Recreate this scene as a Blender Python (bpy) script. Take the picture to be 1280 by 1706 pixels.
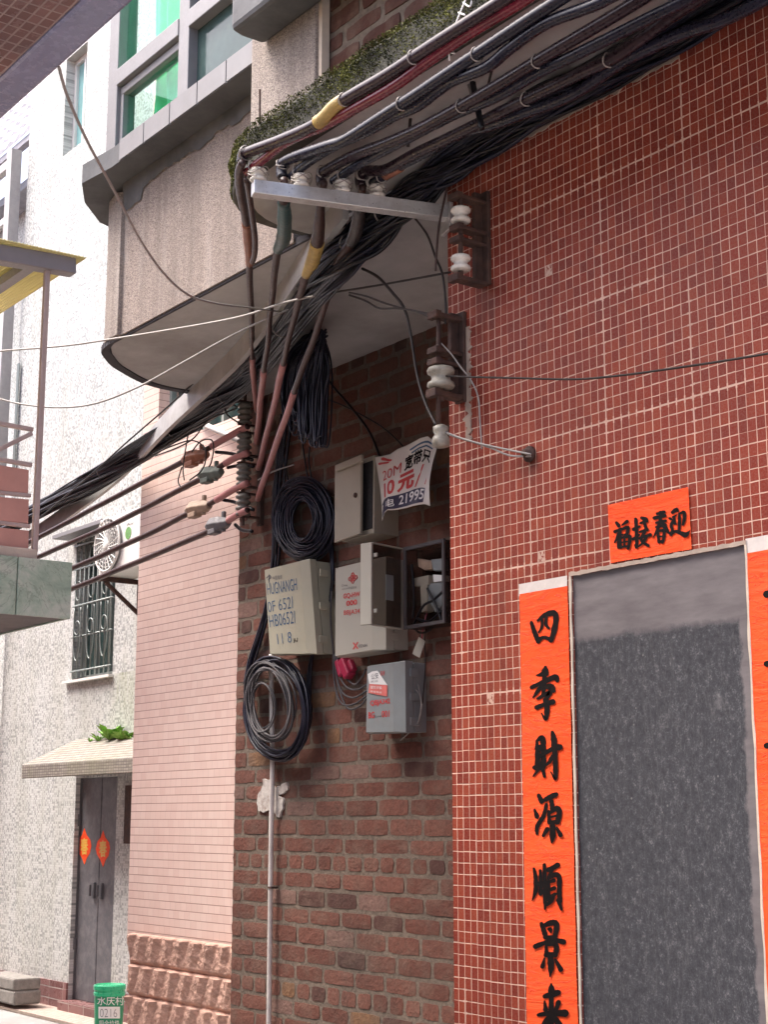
import bpy, bmesh, math, random
from mathutils import Vector, Matrix, noise as mn
rnd = random.Random(7)
for o in list(bpy.data.objects): bpy.data.objects.remove(o)
SC = bpy.context.scene
COL = SC.collection
# ------------------------------------------------------------------ camera
FPX = 2555.0                       # focal length in pixels of a 1280 px wide frame
PITCH = math.atan(512 / FPX)
YAW = math.atan(1940 / (FPX / math.cos(PITCH)))
EYE = Vector((0, 0, 1.72))
cF = Vector((-math.cos(YAW), math.sin(YAW), 0)); cR = Vector((math.sin(YAW), math.cos(YAW), 0)); cZ = Vector((0, 0, 1))
cC = math.cos(PITCH) * cF + math.sin(PITCH) * cZ
cU = -math.sin(PITCH) * cF + math.cos(PITCH) * cZ
cam = bpy.data.cameras.new('camera'); camo = bpy.data.objects.new('camera', cam); COL.objects.link(camo)
cam.sensor_fit = 'HORIZONTAL'; cam.sensor_width = 36; cam.lens = 36 * FPX / 1280
cam.clip_start = 0.05; cam.clip_end = 500
camo.matrix_world = Matrix(((cR.x, cU.x, -cC.x, EYE.x), (cR.y, cU.y, -cC.y, EYE.y), (cR.z, cU.z, -cC.z, EYE.z), (0, 0, 0, 1)))
SC.camera = camo
# ------------------------------------------------------------------ light
SUN_EL, SUN_AZ = math.radians(62), math.radians(225)   # azimuth of the direction TO the sun, from +X towards +Y
w = bpy.data.worlds.new("World"); SC.world = w; w.use_nodes = True
nt = w.node_tree; bg = nt.nodes['Background']
sky = nt.nodes.new('ShaderNodeTexSky'); sky.sky_type = 'NISHITA'; sky.sun_disc = False
sky.sun_elevation = SUN_EL; sky.sun_rotation = math.pi / 2 - SUN_AZ
sky.air_density = 0.6; sky.dust_density = 6.0; sky.ozone_density = 0.4; sky.altitude = 0
nt.links.new(sky.outputs[0], bg.inputs[0]); bg.inputs[1].default_value = 0.15
sun = bpy.data.lights.new('sun', 'SUN'); sun.energy = 1.0; sun.angle = math.radians(30); sun.color = (1, .99, .96)
suno = bpy.data.objects.new('sun', sun); COL.objects.link(suno)
sdir = Vector((math.cos(SUN_EL) * math.cos(SUN_AZ), math.cos(SUN_EL) * math.sin(SUN_AZ), math.sin(SUN_EL)))
suno.rotation_euler = sdir.to_track_quat('Z', 'Y').to_euler(); suno.location = (0, 0, 20)
vs = SC.view_settings; vs.view_transform = 'Standard'; vs.look = 'None'; vs.exposure = 2.0; vs.gamma = 1
SC.cycles.max_bounces = 8; SC.cycles.diffuse_bounces = 5
try: SC.cycles.use_denoising = True
except Exception: pass
# ------------------------------------------------------------------ where a sight line meets a real plane of the place
def ray(x, y): return FPX * cC + (x - 640) * cR + (853 - y) * cU
def PY(x, y, Y): r = ray(x, y); return EYE + r * (Y / r.y)
def PX(x, y, X): r = ray(x, y); return EYE + r * (X / r.x)
def PZ(x, y, z): r = ray(x, y); return EYE + r * ((z - EYE.z) / r.z)
def PD(x, y, d): return EYE + ray(x, y) * (d / FPX)   # at a forward distance d
def dep(p): return (p - EYE).dot(cC)
def PV(x, y, A, B):                 # upright plane through the ground points A and B
    n = Vector((-(B[1] - A[1]), B[0] - A[0], 0)); r = ray(x, y)
    return EYE + r * (n.dot(Vector((A[0], A[1], 0)) - EYE) / n.dot(r))
# ------------------------------------------------------------------ mesh helpers
ORG = {}
class MB:
    def __init__(s): s.v = []; s.f = []; s.m = []; s.c = {}
    def add(s, vs_, fs, mi=0):
        b = len(s.v); s.v += [Vector(p) for p in vs_]; s.f += [[i + b for i in f] for f in fs]; s.m += [mi] * len(fs); return b
    def poly(s, pts, mi=0): return s.add(pts, [list(range(len(pts)))], mi)
    def box(s, x0, x1, y0, y1, z0, z1, mi=0):
        x0, x1 = min(x0, x1), max(x0, x1); y0, y1 = min(y0, y1), max(y0, y1); z0, z1 = min(z0, z1), max(z0, z1)
        return s.add([(x0, y0, z0), (x1, y0, z0), (x1, y1, z0), (x0, y1, z0), (x0, y0, z1), (x1, y0, z1), (x1, y1, z1), (x0, y1, z1)],
              [(3, 2, 1, 0), (4, 5, 6, 7), (0, 1, 5, 4), (1, 2, 6, 5), (2, 3, 7, 6), (3, 0, 4, 7)], mi)
    def loft(s, A, B, mi=0, caps=True):   # two outlines of equal length
        n = len(A); fs = [[i, (i + 1) % n, n + (i + 1) % n, n + i] for i in range(n)]
        if caps: fs += [list(range(n))[::-1], list(range(n, 2 * n))]
        return s.add(list(A) + list(B), fs, mi)
    def obar(s, a, b, wx, wz, up=(0, 0, 1), mi=0):   # rectangular bar from a to b
        a = Vector(a); b = Vector(b); d = (b - a).normalized(); u = Vector(up); sd = d.cross(u)
        if sd.length < 1e-4: sd = d.cross(Vector((1, 0, 0)))
        sd.normalize(); u = sd.cross(d).normalized(); sd *= wx / 2; u *= wz / 2
        s.loft([a - sd - u, a + sd - u, a + sd + u, a - sd + u], [b - sd - u, b + sd - u, b + sd + u, b - sd + u], mi)
    def tube(s, path, r, seg=8, mi=0, caps=True, closed=False):
        path = [Vector(p) for p in path]; n = len(path); rs = r if isinstance(r, (list, tuple)) else [r] * n
        rings = []; prev = None
        for i, p in enumerate(path):
            if closed: t = path[(i + 1) % n] - path[i - 1]
            else: t = path[min(i + 1, n - 1)] - path[max(i - 1, 0)]
            t = t.normalized() if t.length > 1e-9 else Vector((0, 0, 1))
            if prev is None:
                u = t.cross(Vector((0, 0, 1)))
                if u.length < .1: u = t.cross(Vector((1, 0, 0)))
            else: u = prev - t * prev.dot(t)
            u.normalize(); prev = u; q = t.cross(u)
            rings.append([p + rs[i] * (math.cos(2 * math.pi * k / seg) * u + math.sin(2 * math.pi * k / seg) * q) for k in range(seg)])
        vs_ = [x for ring in rings for x in ring]; fs = []
        for i in range(n if closed else n - 1):
            j = (i + 1) % n
            for k in range(seg): l = (k + 1) % seg; fs.append([i * seg + k, i * seg + l, j * seg + l, j * seg + k])
        if caps and not closed: fs += [list(range(seg))[::-1], [(n - 1) * seg + k for k in range(seg)]]
        return s.add(vs_, fs, mi)
    def lathe(s, prof, c, seg=20, mi=0, ax=(0, 0, 1)):
        c = Vector(c); a = Vector(ax).normalized(); u = a.cross(Vector((0, 1, 0)))
        if u.length < .1: u = a.cross(Vector((1, 0, 0)))
        u.normalize(); q = a.cross(u); vs_ = []; fs = []
        for r, h in prof: vs_ += [c + a * h + r * (math.cos(2 * math.pi * k / seg) * u + math.sin(2 * math.pi * k / seg) * q) for k in range(seg)]
        for i in range(len(prof) - 1):
            for k in range(seg): l = (k + 1) % seg; fs.append([i * seg + k, i * seg + l, (i + 1) * seg + l, (i + 1) * seg + k])
        fs += [list(range(seg))[::-1], [(len(prof) - 1) * seg + k for k in range(seg)]]
        return s.add(vs_, fs, mi)
    def grid(s, fn, nu, nv, mi=0):
        vs_ = [fn(i / nu, j / nv) for j in range(nv + 1) for i in range(nu + 1)]
        fs = [[j * (nu + 1) + i, j * (nu + 1) + i + 1, (j + 1) * (nu + 1) + i + 1, (j + 1) * (nu + 1) + i] for j in range(nv) for i in range(nu)]
        return s.add(vs_, fs, mi)
    def build(s, name, mat, parent=None, smooth=False, bevel=0, org=None, fix=True):
        if parent is not None: o = ORG[parent.name]
        elif org is not None: o = Vector(org)
        else:
            lo = [min(p[i] for p in s.v) for i in range(3)]; hi = [max(p[i] for p in s.v) for i in range(3)]
            o = Vector(((lo[0] + hi[0]) / 2, (lo[1] + hi[1]) / 2, lo[2]))
        me = bpy.data.meshes.new(name); me.from_pydata([tuple(p - o) for p in s.v], [], s.f)
        for m in (mat if isinstance(mat, (list, tuple)) else [mat]): me.materials.append(m)
        me.polygons.foreach_set('material_index', s.m)
        if s.c:
            at = me.color_attributes.new('tint', 'FLOAT_COLOR', 'POINT')
            for i, c in s.c.items(): at.data[i].color = c
        if fix:
            bm = bmesh.new(); bm.from_mesh(me); bmesh.ops.recalc_face_normals(bm, faces=bm.faces); bm.to_mesh(me); bm.free()
        if smooth: me.polygons.foreach_set('use_smooth', [True] * len(me.polygons))
        ob = bpy.data.objects.new(name, me); COL.objects.link(ob); ORG[ob.name] = o
        if parent is not None: ob.parent = parent
        else: ob.location = o
        if bevel:
            b = ob.modifiers.new('bevel', 'BEVEL'); b.width = bevel; b.segments = 2; b.limit_method = 'ANGLE'
        return ob
def thing(name, label, cat, loc, group=None):
    o = bpy.data.objects.new(name, None); COL.objects.link(o); o.location = loc; o.empty_display_size = .1
    ORG[o.name] = Vector(loc); return tag(o, label, cat, group)
def tag(o, label, cat, group=None):
    o['label'] = label; o['category'] = cat
    if group: o['group'] = group
    return o
def struct(o): o['kind'] = 'structure'; return o
def smooth_path(pts, n=10):            # Catmull-Rom through 3-D points
    pts = [Vector(p) for p in pts]
    if len(pts) < 3: return pts
    out = []
    for i in range(len(pts) - 1):
        a = pts[max(i - 1, 0)]; b = pts[i]; c = pts[i + 1]; d = pts[min(i + 2, len(pts) - 1)]
        for k in range(n):
            t = k / n
            out.append(.5 * ((2 * b) + (c - a) * t + (2 * a - 5 * b + 4 * c - d) * t * t + (3 * b - a - 3 * c + d) * t ** 3))
    out.append(pts[-1]); return out
# ------------------------------------------------------------------ materials
class G:
    def __init__(s, name):
        s.m = bpy.data.materials.new(name); s.m.use_nodes = True; s.t = s.m.node_tree; s.b = s.t.nodes['Principled BSDF']
        s.g = s.n('ShaderNodeNewGeometry'); s.P = s.g.outputs['Position']
    def n(s, typ, ins=None, **kw):
        nd = s.t.nodes.new(typ)
        for k, v in kw.items(): setattr(nd, k, v)
        for k, v in (ins or {}).items(): s.set(nd.inputs[k], v)
        return nd
    def set(s, sock, v):
        if isinstance(v, bpy.types.NodeSocket): s.t.links.new(v, sock)
        elif isinstance(v, tuple) and len(v) == 3 and sock.type == 'RGBA': sock.default_value = (*v, 1)
        else: sock.default_value = v
    def math(s, op, a, b=0.0, c=0.0): return s.n('ShaderNodeMath', {0: a, 1: b, 2: c}, operation=op).outputs[0]
    def noise(s, scale, detail=4, rough=.55, vec=None, out=0, dist=0):
        return s.n('ShaderNodeTexNoise', {'Vector': vec or s.P, 'Scale': scale, 'Detail': detail, 'Roughness': rough, 'Distortion': dist}).outputs[out]
    def vor(s, scale, vec=None, out='Distance', feat='F1', rnd_=1.0):
        return s.n('ShaderNodeTexVoronoi', {'Vector': vec or s.P, 'Scale': scale, 'Randomness': rnd_}, feature=feat).outputs[out]
    def ramp(s, fac, stops, interp='LINEAR'):
        r = s.n('ShaderNodeValToRGB', {0: fac}); r.color_ramp.interpolation = interp; e = r.color_ramp.elements
        while len(e) > 1: e.remove(e[-1])
        for i, (p, c) in enumerate(stops):
            x = e[0] if i == 0 else e.new(p)
            x.position = p; x.color = (*c, 1) if isinstance(c, tuple) else (c, c, c, 1)
        return r.outputs[0]
    def mix(s, f, a, b, mode='MIX'):
        nd = s.n('ShaderNodeMix', data_type='RGBA', blend_type=mode)
        s.set(nd.inputs[0], f); s.set(nd.inputs[6], a); s.set(nd.inputs[7], b); return nd.outputs[2]
    def scale(s, v, sc): return s.n('ShaderNodeVectorMath', {0: v, 1: sc}, operation='MULTIPLY').outputs[0]
    def sep(s, v=None): return s.n('ShaderNodeSeparateXYZ', {0: v or s.P}).outputs
    def comb(s, x, y, z=0.0): return s.n('ShaderNodeCombineXYZ', {0: x, 1: y, 2: z}).outputs[0]
    def wn(s, v): return s.n('ShaderNodeTexWhiteNoise', {'Vector': v}, noise_dimensions='3D').outputs
    def bump(s, h, strength=.5, dist=.005): return s.n('ShaderNodeBump', {'Height': h, 'Strength': strength, 'Distance': dist}).outputs[0]
    def done(s, color=None, rough=None, normal=None, **kw):
        if color is not None: s.set(s.b.inputs['Base Color'], color)
        if rough is not None: s.set(s.b.inputs['Roughness'], rough)
        if normal is not None: s.set(s.b.inputs['Normal'], normal)
        for k, v in kw.items(): s.set(s.b.inputs[k.replace('_', ' ')], v)
        return s.m
def M(name, c, rough=.6, metal=0, var=.25, scale=14, bump=.15, bscale=60, spec=.5, dirt=None, dscale=5, damt=.55, bd=.004):
    g = G(name); n1 = g.noise(scale, 6, .6); n2 = g.noise(scale * 6, 3, .6)
    k = g.math('ADD', g.math('MULTIPLY', n1, .7), g.math('MULTIPLY', n2, .3))
    col = g.ramp(k, [(.3, tuple(x * (1 - var) for x in c)), (.7, tuple(min(1, x * (1 + var)) for x in c))])
    if dirt: col = g.mix(g.ramp(g.noise(dscale, 8, .7), [(.45, 0.0), (.75, damt)]), col, dirt)
    return g.done(col, g.ramp(n2, [(.3, max(.03, rough - .1)), (.7, min(1, rough + .1))]), g.bump(g.noise(bscale, 5), bump, bd) if bump else None, Metallic=metal, Specular_IOR_Level=spec)
def mosaic(name, ax, pu, pv, gw, tile_stops, grout, rough, sheet=0, off=(0, 0), wob=.05, stain=None, bump=.5, grough=.85, streaks=()):
    g = G(name); x = g.sep(); A = {'x': x[0], 'y': x[1], 'z': x[2]}
    wv = g.n('ShaderNodeSeparateColor', {0: g.noise(3.5, 3, .6, out=1)}).outputs
    wf = g.n('ShaderNodeSeparateColor', {0: g.noise(26, 3, .6, out=1)}).outputs
    def co(a, p, o, k): return g.math('ADD', g.math('ADD', g.math('DIVIDE', A[a], p), o), g.math('ADD', g.math('MULTIPLY', g.math('SUBTRACT', wv[k], .5), wob * 3), g.math('MULTIPLY', g.math('SUBTRACT', wf[k], .5), wob)))
    u = co(ax[0], pu, off[0], 0); v = co(ax[1], pv, off[1], 1)
    iu = g.math('FLOOR', u); iv = g.math('FLOOR', v)
    jit = g.wn(g.comb(iu, iv, 5.0))
    jc = g.n('ShaderNodeSeparateColor', {0: jit[1]}).outputs
    fu = g.math('ADD', g.math('SUBTRACT', u, iu), g.math('MULTIPLY', g.math('SUBTRACT', jc[0], .5), .05))
    fv = g.math('ADD', g.math('SUBTRACT', v, iv), g.math('MULTIPLY', g.math('SUBTRACT', jc[1], .5), .05))
    du = g.math('MULTIPLY', g.math('MINIMUM', fu, g.math('SUBTRACT', 1.0, fu)), pu)
    dv = g.math('MULTIPLY', g.math('MINIMUM', fv, g.math('SUBTRACT', 1.0, fv)), pv)
    d = g.math('MINIMUM', du, dv)
    gwn = g.math('MULTIPLY', gw, g.math('ADD', .55, g.math('MULTIPLY', g.noise(14, 5, .75), .9)))
    if sheet:
        for (q, iq, ofs) in ((u, iu, 3), (v, iv, 7)):
            fq = g.math('MODULO', g.math('ADD', iq, 1000.0 + ofs), float(sheet))
            dq = g.math('SUBTRACT', q, iq)
            near = g.math('MULTIPLY', g.math('LESS_THAN', fq, .5), g.math('LESS_THAN', dq, .3))
            near2 = g.math('MULTIPLY', g.math('GREATER_THAN', fq, sheet - 1.5), g.math('GREATER_THAN', dq, .7))
            amt = g.ramp(g.noise(1.4, 2), [(.46, 0.0), (.56, 1.0)])
            gwn = g.math('ADD', gwn, g.math('MULTIPLY', g.math('MULTIPLY', g.math('ADD', near, near2), gw * 1.5), amt))
    ins = g.n('ShaderNodeMapRange', {0: d, 1: gwn, 2: g.math('ADD', gwn, gw * .7), 3: 0.0, 4: 1.0}).outputs[0]
    tone = g.math('ADD', g.math('MULTIPLY', jc[2], .62), g.math('MULTIPLY', g.noise(2.2, 4), .38))
    tc = g.ramp(tone, tile_stops)
    tc = g.mix(g.ramp(g.noise(160, 3), [(.35, 0.0), (.75, .25)]), tc, tuple(c * .45 for c in grout))
    gc = g.mix(g.ramp(g.noise(9, 5, .7), [(.3, 0.0), (.8, .75)]), grout, tuple(c * .45 for c in grout))
    col = g.mix(ins, gc, tc)
    if sheet:
        ch = g.math('MULTIPLY', g.math('GREATER_THAN', g.wn(g.comb(iu, iv, 11.0))[0], .9965), g.ramp(g.noise(70, 3), [(.42, 0.0), (.5, 1.0)]))
        col = g.mix(ch, col, gc)
    if stain:
        sv = g.scale(g.P, (3.0, 3.0, .45))
        col = g.mix(g.ramp(g.noise(1.1, 7, .68, vec=sv), [(.45, 0.0), (.78, stain[1])]), col, stain[0])
    for (sx, hw, zt_, zb_, sc_, sa_) in streaks:
        dx_ = g.math('ABSOLUTE', g.math('SUBTRACT', g.math('ADD', x[0], g.math('MULTIPLY', g.math('SUBTRACT', g.noise(4, 4), .5), hw * .8)), sx))
        m1 = g.n('ShaderNodeMapRange', {0: dx_, 1: hw * .25, 2: hw, 3: 1.0, 4: 0.0}, interpolation_type='SMOOTHSTEP').outputs[0]
        m2 = g.n('ShaderNodeMapRange', {0: x[2], 1: zb_, 2: zt_ - .02, 3: 0.0, 4: 1.0}).outputs[0]
        m3 = g.math('LESS_THAN', x[2], zt_)
        m4 = g.ramp(g.noise(9, 6, .7, vec=g.scale(g.P, (3., 3., .35))), [(.35, 0.15), (.65, 1.0)])
        col = g.mix(g.math('MULTIPLY', g.math('MULTIPLY', g.math('MULTIPLY', m1, m2), g.math('MULTIPLY', m3, m4)), sa_), col, sc_)
    rg = g.mix(ins, (grough,) * 3, (rough,) * 3)
    rg = g.mix(g.ramp(g.noise(6, 6, .7), [(.4, 0.0), (.7, .5)]), rg, (.7,) * 3)
    tilt = g.math('MULTIPLY', g.math('SUBTRACT', jc[0], .5), g.math('MULTIPLY', fu, .35))
    h = g.math('ADD', g.math('ADD', ins, tilt), g.math('MULTIPLY', g.noise(90, 3), .12))
    return g.done(col, rg, g.bump(h, bump, .0016), Specular_IOR_Level=.18)
MT = {}
MT['red_tile'] = mosaic('red_tile', 'xz', .0314, .0353, .00095, [(.10, (.160, .017, .010)), (.5, (.220, .026, .013)), (.90, (.270, .045, .020))], (.70, .46, .36), .46, sheet=11, off=(.3, .1), stain=((.13, .05, .04), .3), wob=.05, streaks=[(PY(808, 520, 3.2).x, .07, PY(808, 476, 3.2).z, PY(808, 640, 3.2).z, (.055, .024, .018), .75), (PY(885, 800, 3.2).x, .06, PY(885, 762, 3.2).z, PY(885, 850, 3.2).z, (.07, .03, .022), .7), (PY(820, 850, 3.2).x, .10, PY(820, 760, 3.2).z, .9, (.12, .045, .03), .45)])
MT['soffit_tile'] = mosaic('soffit_tile', 'xy', .036, .026, .0016, [(.1, (.15, .075, .065)), (.9, (.24, .125, .11))], (.42, .33, .30), .18, off=(.1, .3), stain=((.06, .06, .08), .5))
MT['white_mosaic'] = mosaic('white_mosaic', 'xz', .021, .021, .0010, [(.22, (.27, .285, .285)), (.36, (.39, .405, .40)), (.50, (.57, .585, .575)), (.9, (.66, .67, .655))], (.48, .49, .475), .35, stain=((.34, .34, .27), .5), wob=.03, streaks=[(PY(150, 1180, 6.4).x, .62, PY(188, 1124, 6.4).z, PY(150, 1260, 6.4).z, (.24, .24, .21), .6), (PY(205, 1200, 6.4).x, .35, PY(205, 1120, 6.4).z, PY(205, 1240, 6.4).z, (.26, .29, .15), .55), (PY(60, 1560, 6.4).x, 1.6, .95, .1, (.27, .26, .20), .0), (PY(90, 600, 6.4).x, .12, 6.5, 2.6, (.36, .37, .35), .5), (PY(110, 560, 6.4).x, .07, 6.3, 3.2, (.33, .34, .32), .5)])
MT['canopy_tile'] = mosaic('canopy_tile', 'xz', .045, .024, .0022, [(.1, (.22, .195, .17)), (.9, (.37, .335, .295))], (.17, .155, .14), .5, stain=((.2, .2, .12), .6))
MT['skirt_tile'] = mosaic('skirt_tile', 'xz', .30, .10, .003, [(.1, (.16, .075, .075)), (.9, (.26, .13, .125))], (.42, .36, .34), .25, wob=.01)
MT['pave_tile'] = mosaic('pave_tile', 'xy', .05, .05, .003, [(.1, (.46, .36, .31)), (.9, (.62, .5, .44))], (.4, .33, .28), .5)
def pink():
    g = G('pink_tile'); x = g.sep(); PH = .0465
    v = g.math('DIVIDE', x[2], PH); iv = g.math('FLOOR', v); fv = g.math('SUBTRACT', v, iv)
    sh = g.wn(g.comb(3.0, iv, 1.0))[0]
    hx = g.math('ADD', x[0], x[1])
    uu = g.math('ADD', g.math('DIVIDE', hx, .062), g.math('MULTIPLY', sh, 9.0)); iu = g.math('FLOOR', uu); fu = g.math('SUBTRACT', uu, iu)
    jj = g.wn(g.comb(iu, iv, 2.0)); jc = g.n('ShaderNodeSeparateColor', {0: jj[1]}).outputs
    dv = g.math('MULTIPLY', g.math('MINIMUM', fv, g.math('SUBTRACT', 1.0, fv)), PH)
    du = g.math('MULTIPLY', g.math('MINIMUM', fu, g.math('SUBTRACT', 1.0, fu)), .062)
    hl = g.n('ShaderNodeMapRange', {0: dv, 1: .0010, 2: .0026, 3: 1.0, 4: 0.0}).outputs[0]
    vl = g.math('MULTIPLY', g.n('ShaderNodeMapRange', {0: du, 1: .0004, 2: .0016, 3: 1.0, 4: 0.0}).outputs[0], g.math('ADD', .25, g.math('MULTIPLY', jc[0], .6)))
    tone = g.math('ADD', g.math('MULTIPLY', jc[2], .5), g.math('MULTIPLY', g.noise(2.5, 4), .5))
    tc = g.ramp(tone, [(.2, (.74, .54, .47)), (.8, (.80, .615, .54))])
    st = g.noise(1.2, 6, .65, vec=g.scale(g.P, (2., 2., .7))); tc = g.mix(g.ramp(st, [(.5, 0.0), (.8, .35)]), tc, (.74, .62, .54))
    col = g.mix(hl, g.mix(vl, tc, (.40, .25, .215)), (.34, .165, .13))
    h = g.math('SUBTRACT', 1.0, g.math('MAXIMUM', hl, vl))
    return g.done(col, .42, g.bump(g.math('ADD', h, g.math('MULTIPLY', g.noise(120, 3), .1)), .45, .002))
MT['pink_tile'] = pink()
def brickmat(name, hue=1.0, mortar=False):
    g = G(name)
    at = g.n('ShaderNodeAttribute', attribute_name='tint').outputs['Color']
    n1 = g.noise(38, 8, .7); n2 = g.noise(9, 6, .65); n3 = g.noise(2.2, 6, .7)
    if mortar: col = g.ramp(n1, [(.3, (.105, .084, .067)), (.7, (.205, .162, .127))])
    else:
        col = g.mix(g.ramp(n1, [(.35, 0.0), (.75, .6)]), at, (.06, .032, .026))
        col = g.mix(g.ramp(n2, [(.46, 0.0), (.72, .6)]), col, (.17, .115, .088))
    col = g.mix(g.ramp(n3, [(.48, 0.0), (.72, .42)]), col, (.06, .052, .046))
    h = g.math('ADD', g.noise(55, 8, .72), g.math('MULTIPLY', g.vor(60), .4))
    return g.done(col, .92, g.bump(h, .65, .006), Specular_IOR_Level=.2)
MT['brick'] = brickmat('brick'); MT['mortar'] = brickmat('mortar', mortar=True)
def pebble(name, c0, c1, c2):
    g = G(name); v = g.vor(230, out='Color'); t = g.n('ShaderNodeSeparateColor', {0: v}).outputs[0]
    col = g.ramp(t, [(.05, c0), (.45, c1), (.95, c2)])
    st = g.noise(1.0, 7, .68, vec=g.scale(g.P, (7., 7., .6)))
    col = g.mix(g.ramp(st, [(.46, 0.0), (.70, .65)]), col, (.135, .108, .095)); st2 = g.noise(1.3, 6, .65, vec=g.scale(g.P, (8., 8., .7)))
    col = g.mix(g.ramp(st2, [(.55, 0.0), (.72, .45)]), col, (.40, .36, .33))
    return g.done(col, .85, g.bump(g.vor(230), .6, .003))
MT['pebbledash'] = pebble('pebbledash', (.135, .108, .095), (.25, .20, .175), (.34, .28, .245))
MT['pebble_pale'] = pebble('pebble_pale', (.13, .108, .095), (.26, .215, .19), (.37, .315, .275))
MT['concrete'] = M('concrete', (.27, .25, .23), .85, var=.3, scale=3, bump=.5, bscale=40, dirt=(.09, .085, .08), dscale=2.2)
MT['soffit'] = M('soffit', (.41, .395, .385), .85, var=.18, scale=2, bump=.35, bscale=25, dirt=(.15, .125, .10), dscale=1.6, damt=.6)
MT['sill'] = M('sill', (.095, .097, .105), .75, var=.3, scale=4, bump=.4, bscale=30, dirt=(.035, .035, .04), dscale=3, damt=.8)
MT['slab'] = M('mossy_concrete', (.075, .072, .06), .9, var=.5, scale=6, bump=.7, bscale=35, dirt=(.025, .028, .018), dscale=4, damt=.85)
MT['drip'] = M('dark_drip_edge', (.045, .042, .048), .8, var=.3, scale=6, bump=.3)
MT['dark_conc'] = M('dark_concrete', (.10, .098, .10), .85, var=.5, scale=5, bump=.6, bscale=30, dirt=(.03, .03, .03), dscale=3, damt=.85)
MT['sill_face'] = M('sill_face', (.20, .195, .205), .5, var=.15, scale=5, bump=.1, dirt=(.16, .15, .15), dscale=4)
MT['fascia'] = M('sky_reflection_edge', (.21, .22, .33), .25, var=.2, scale=8, bump=.05)  # blue sky reflection painted into the overhang edge colour
MT['render'] = M('cream_render', (.36, .28, .225), .85, var=.2, scale=9, bump=.6, bscale=50, dirt=(.25, .18, .14), dscale=8)
MT['cream'] = M('cream_plaster', (.52, .43, .345), .8, var=.15, scale=12, bump=.3)
MT['alu'] = M('aluminium', (.22, .215, .225), .5, metal=.2, var=.08, bump=.04)
MT['steel'] = M('galvanised_steel', (.60, .60, .60), .36, metal=.55, var=.14, scale=20, bump=.05, dirt=(.28, .24, .21), dscale=12, damt=.45)
MT['rust'] = M('rusty_iron', (.060, .034, .028), .75, metal=.2, var=.55, scale=20, bump=.5, bscale=90, dirt=(.13, .055, .03), dscale=14)
MT['black'] = M('black_cable', (.008, .008, .011), .40, var=.4, scale=10, bump=.06, dirt=(.022, .02, .02), dscale=9, damt=.4, spec=.35)
MT['blue_black'] = M('blue_black_cable', (.008, .009, .020), .42, var=.4, scale=10, bump=.06, dirt=(.026, .023, .026), dscale=8, damt=.4, spec=.35)
MT['brown_cable'] = M('brown_cable', (.050, .027, .024), .42, var=.45, scale=14, bump=.2, bscale=60, dirt=(.10, .062, .052), dscale=12, damt=.5, spec=.35)
MT['dark_line'] = M('dark_power_cable', (.022, .012, .017), .3, var=.4, scale=12, bump=.08, bscale=60, dirt=(.05, .03, .034), dscale=14, damt=.4, spec=.4)
MT['red_line'] = M('red_power_cable', (.13, .012, .024), .24, var=.3, scale=12, bump=.04, bscale=40, dirt=(.04, .015, .02), dscale=10, spec=.5)
MT['navy_line'] = M('navy_power_cable', (.010, .010, .020), .3, var=.4, scale=12, bump=.08, bscale=60, dirt=(.03, .028, .033), dscale=14, damt=.4, spec=.4)
MT['pink_sleeve'] = M('pink_sleeve', (.40, .175, .165), .45, var=.16, scale=9, bump=.1, dirt=(.2, .09, .085), dscale=9)
MT['tape_orange'] = M('orange_brown_tape', (.22, .085, .048), .45, var=.3, scale=30, bump=.4, bscale=80)
MT['tape_teal'] = M('teal_tape', (.035, .085, .085), .4, var=.4, scale=25, bump=.4, bscale=80, dirt=(.10, .075, .06))
MT['tape_yellow'] = M('yellow_tape', (.42, .29, .085), .5, var=.25, scale=30, bump=.5, bscale=80, dirt=(.16, .10, .05))
MT['tape_black'] = M('black_tape', (.03, .025, .025), .4, var=.4, scale=25, bump=.4, bscale=80, dirt=(.10, .07, .06))
MT['tape_tan'] = M('tan_connector', (.30, .21, .15), .6, var=.3, scale=25, bump=.4, bscale=70)
MT['tape_green'] = M('grey_green_connector', (.11, .13, .11), .6, var=.3, scale=25, bump=.4, bscale=70)
MT['tape_grey'] = M('grey_connector', (.14, .13, .135), .6, var=.3, scale=25, bump=.4, bscale=70)
MT['wire'] = M('pale_wire', (.27, .25, .23), .5, var=.2, scale=30, bump=.1)
MT['thin_dark'] = M('thin_dark_wire', (.028, .022, .02), .55, var=.3, bump=0, spec=.3)
MT['tie'] = M('binding_wire', (.26, .23, .21), .5, metal=.2, var=.3, scale=40, bump=0)
MT['porcelain'] = M('porcelain', (.66, .63, .57), .22, var=.1, scale=20, bump=.02, dirt=(.22, .18, .14), dscale=18, damt=.6)
MT['porcelain_dirty'] = M('grimy_porcelain', (.30, .28, .23), .4, var=.3, scale=25, bump=.15, dirt=(.08, .065, .05), dscale=16, damt=.8)
MT['porcelain_dark'] = M('sooty_porcelain', (.165, .155, .135), .45, var=.35, scale=25, bump=.2, dirt=(.05, .042, .036), dscale=14, damt=.8)
MT['pvc'] = M('white_pvc', (.60, .56, .53), .42, var=.1, scale=6, bump=.05, dirt=(.33, .27, .23), dscale=5, damt=.6)
MT['trunk'] = M('grey_white_plastic_strip', (.40, .385, .37), .5, var=.12, scale=6, bump=.08, dirt=(.16, .14, .125), dscale=5, damt=.7)
MT['box_metal'] = M('beige_painted_steel', (.33, .30, .24), .42, var=.07, scale=8, bump=.04, dirt=(.30, .26, .20), dscale=7, damt=.4)
MT['box_plastic'] = M('beige_plastic', (.36, .345, .265), .42, var=.06, scale=6, bump=.05, dirt=(.36, .32, .23), dscale=6, damt=.45)
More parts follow.
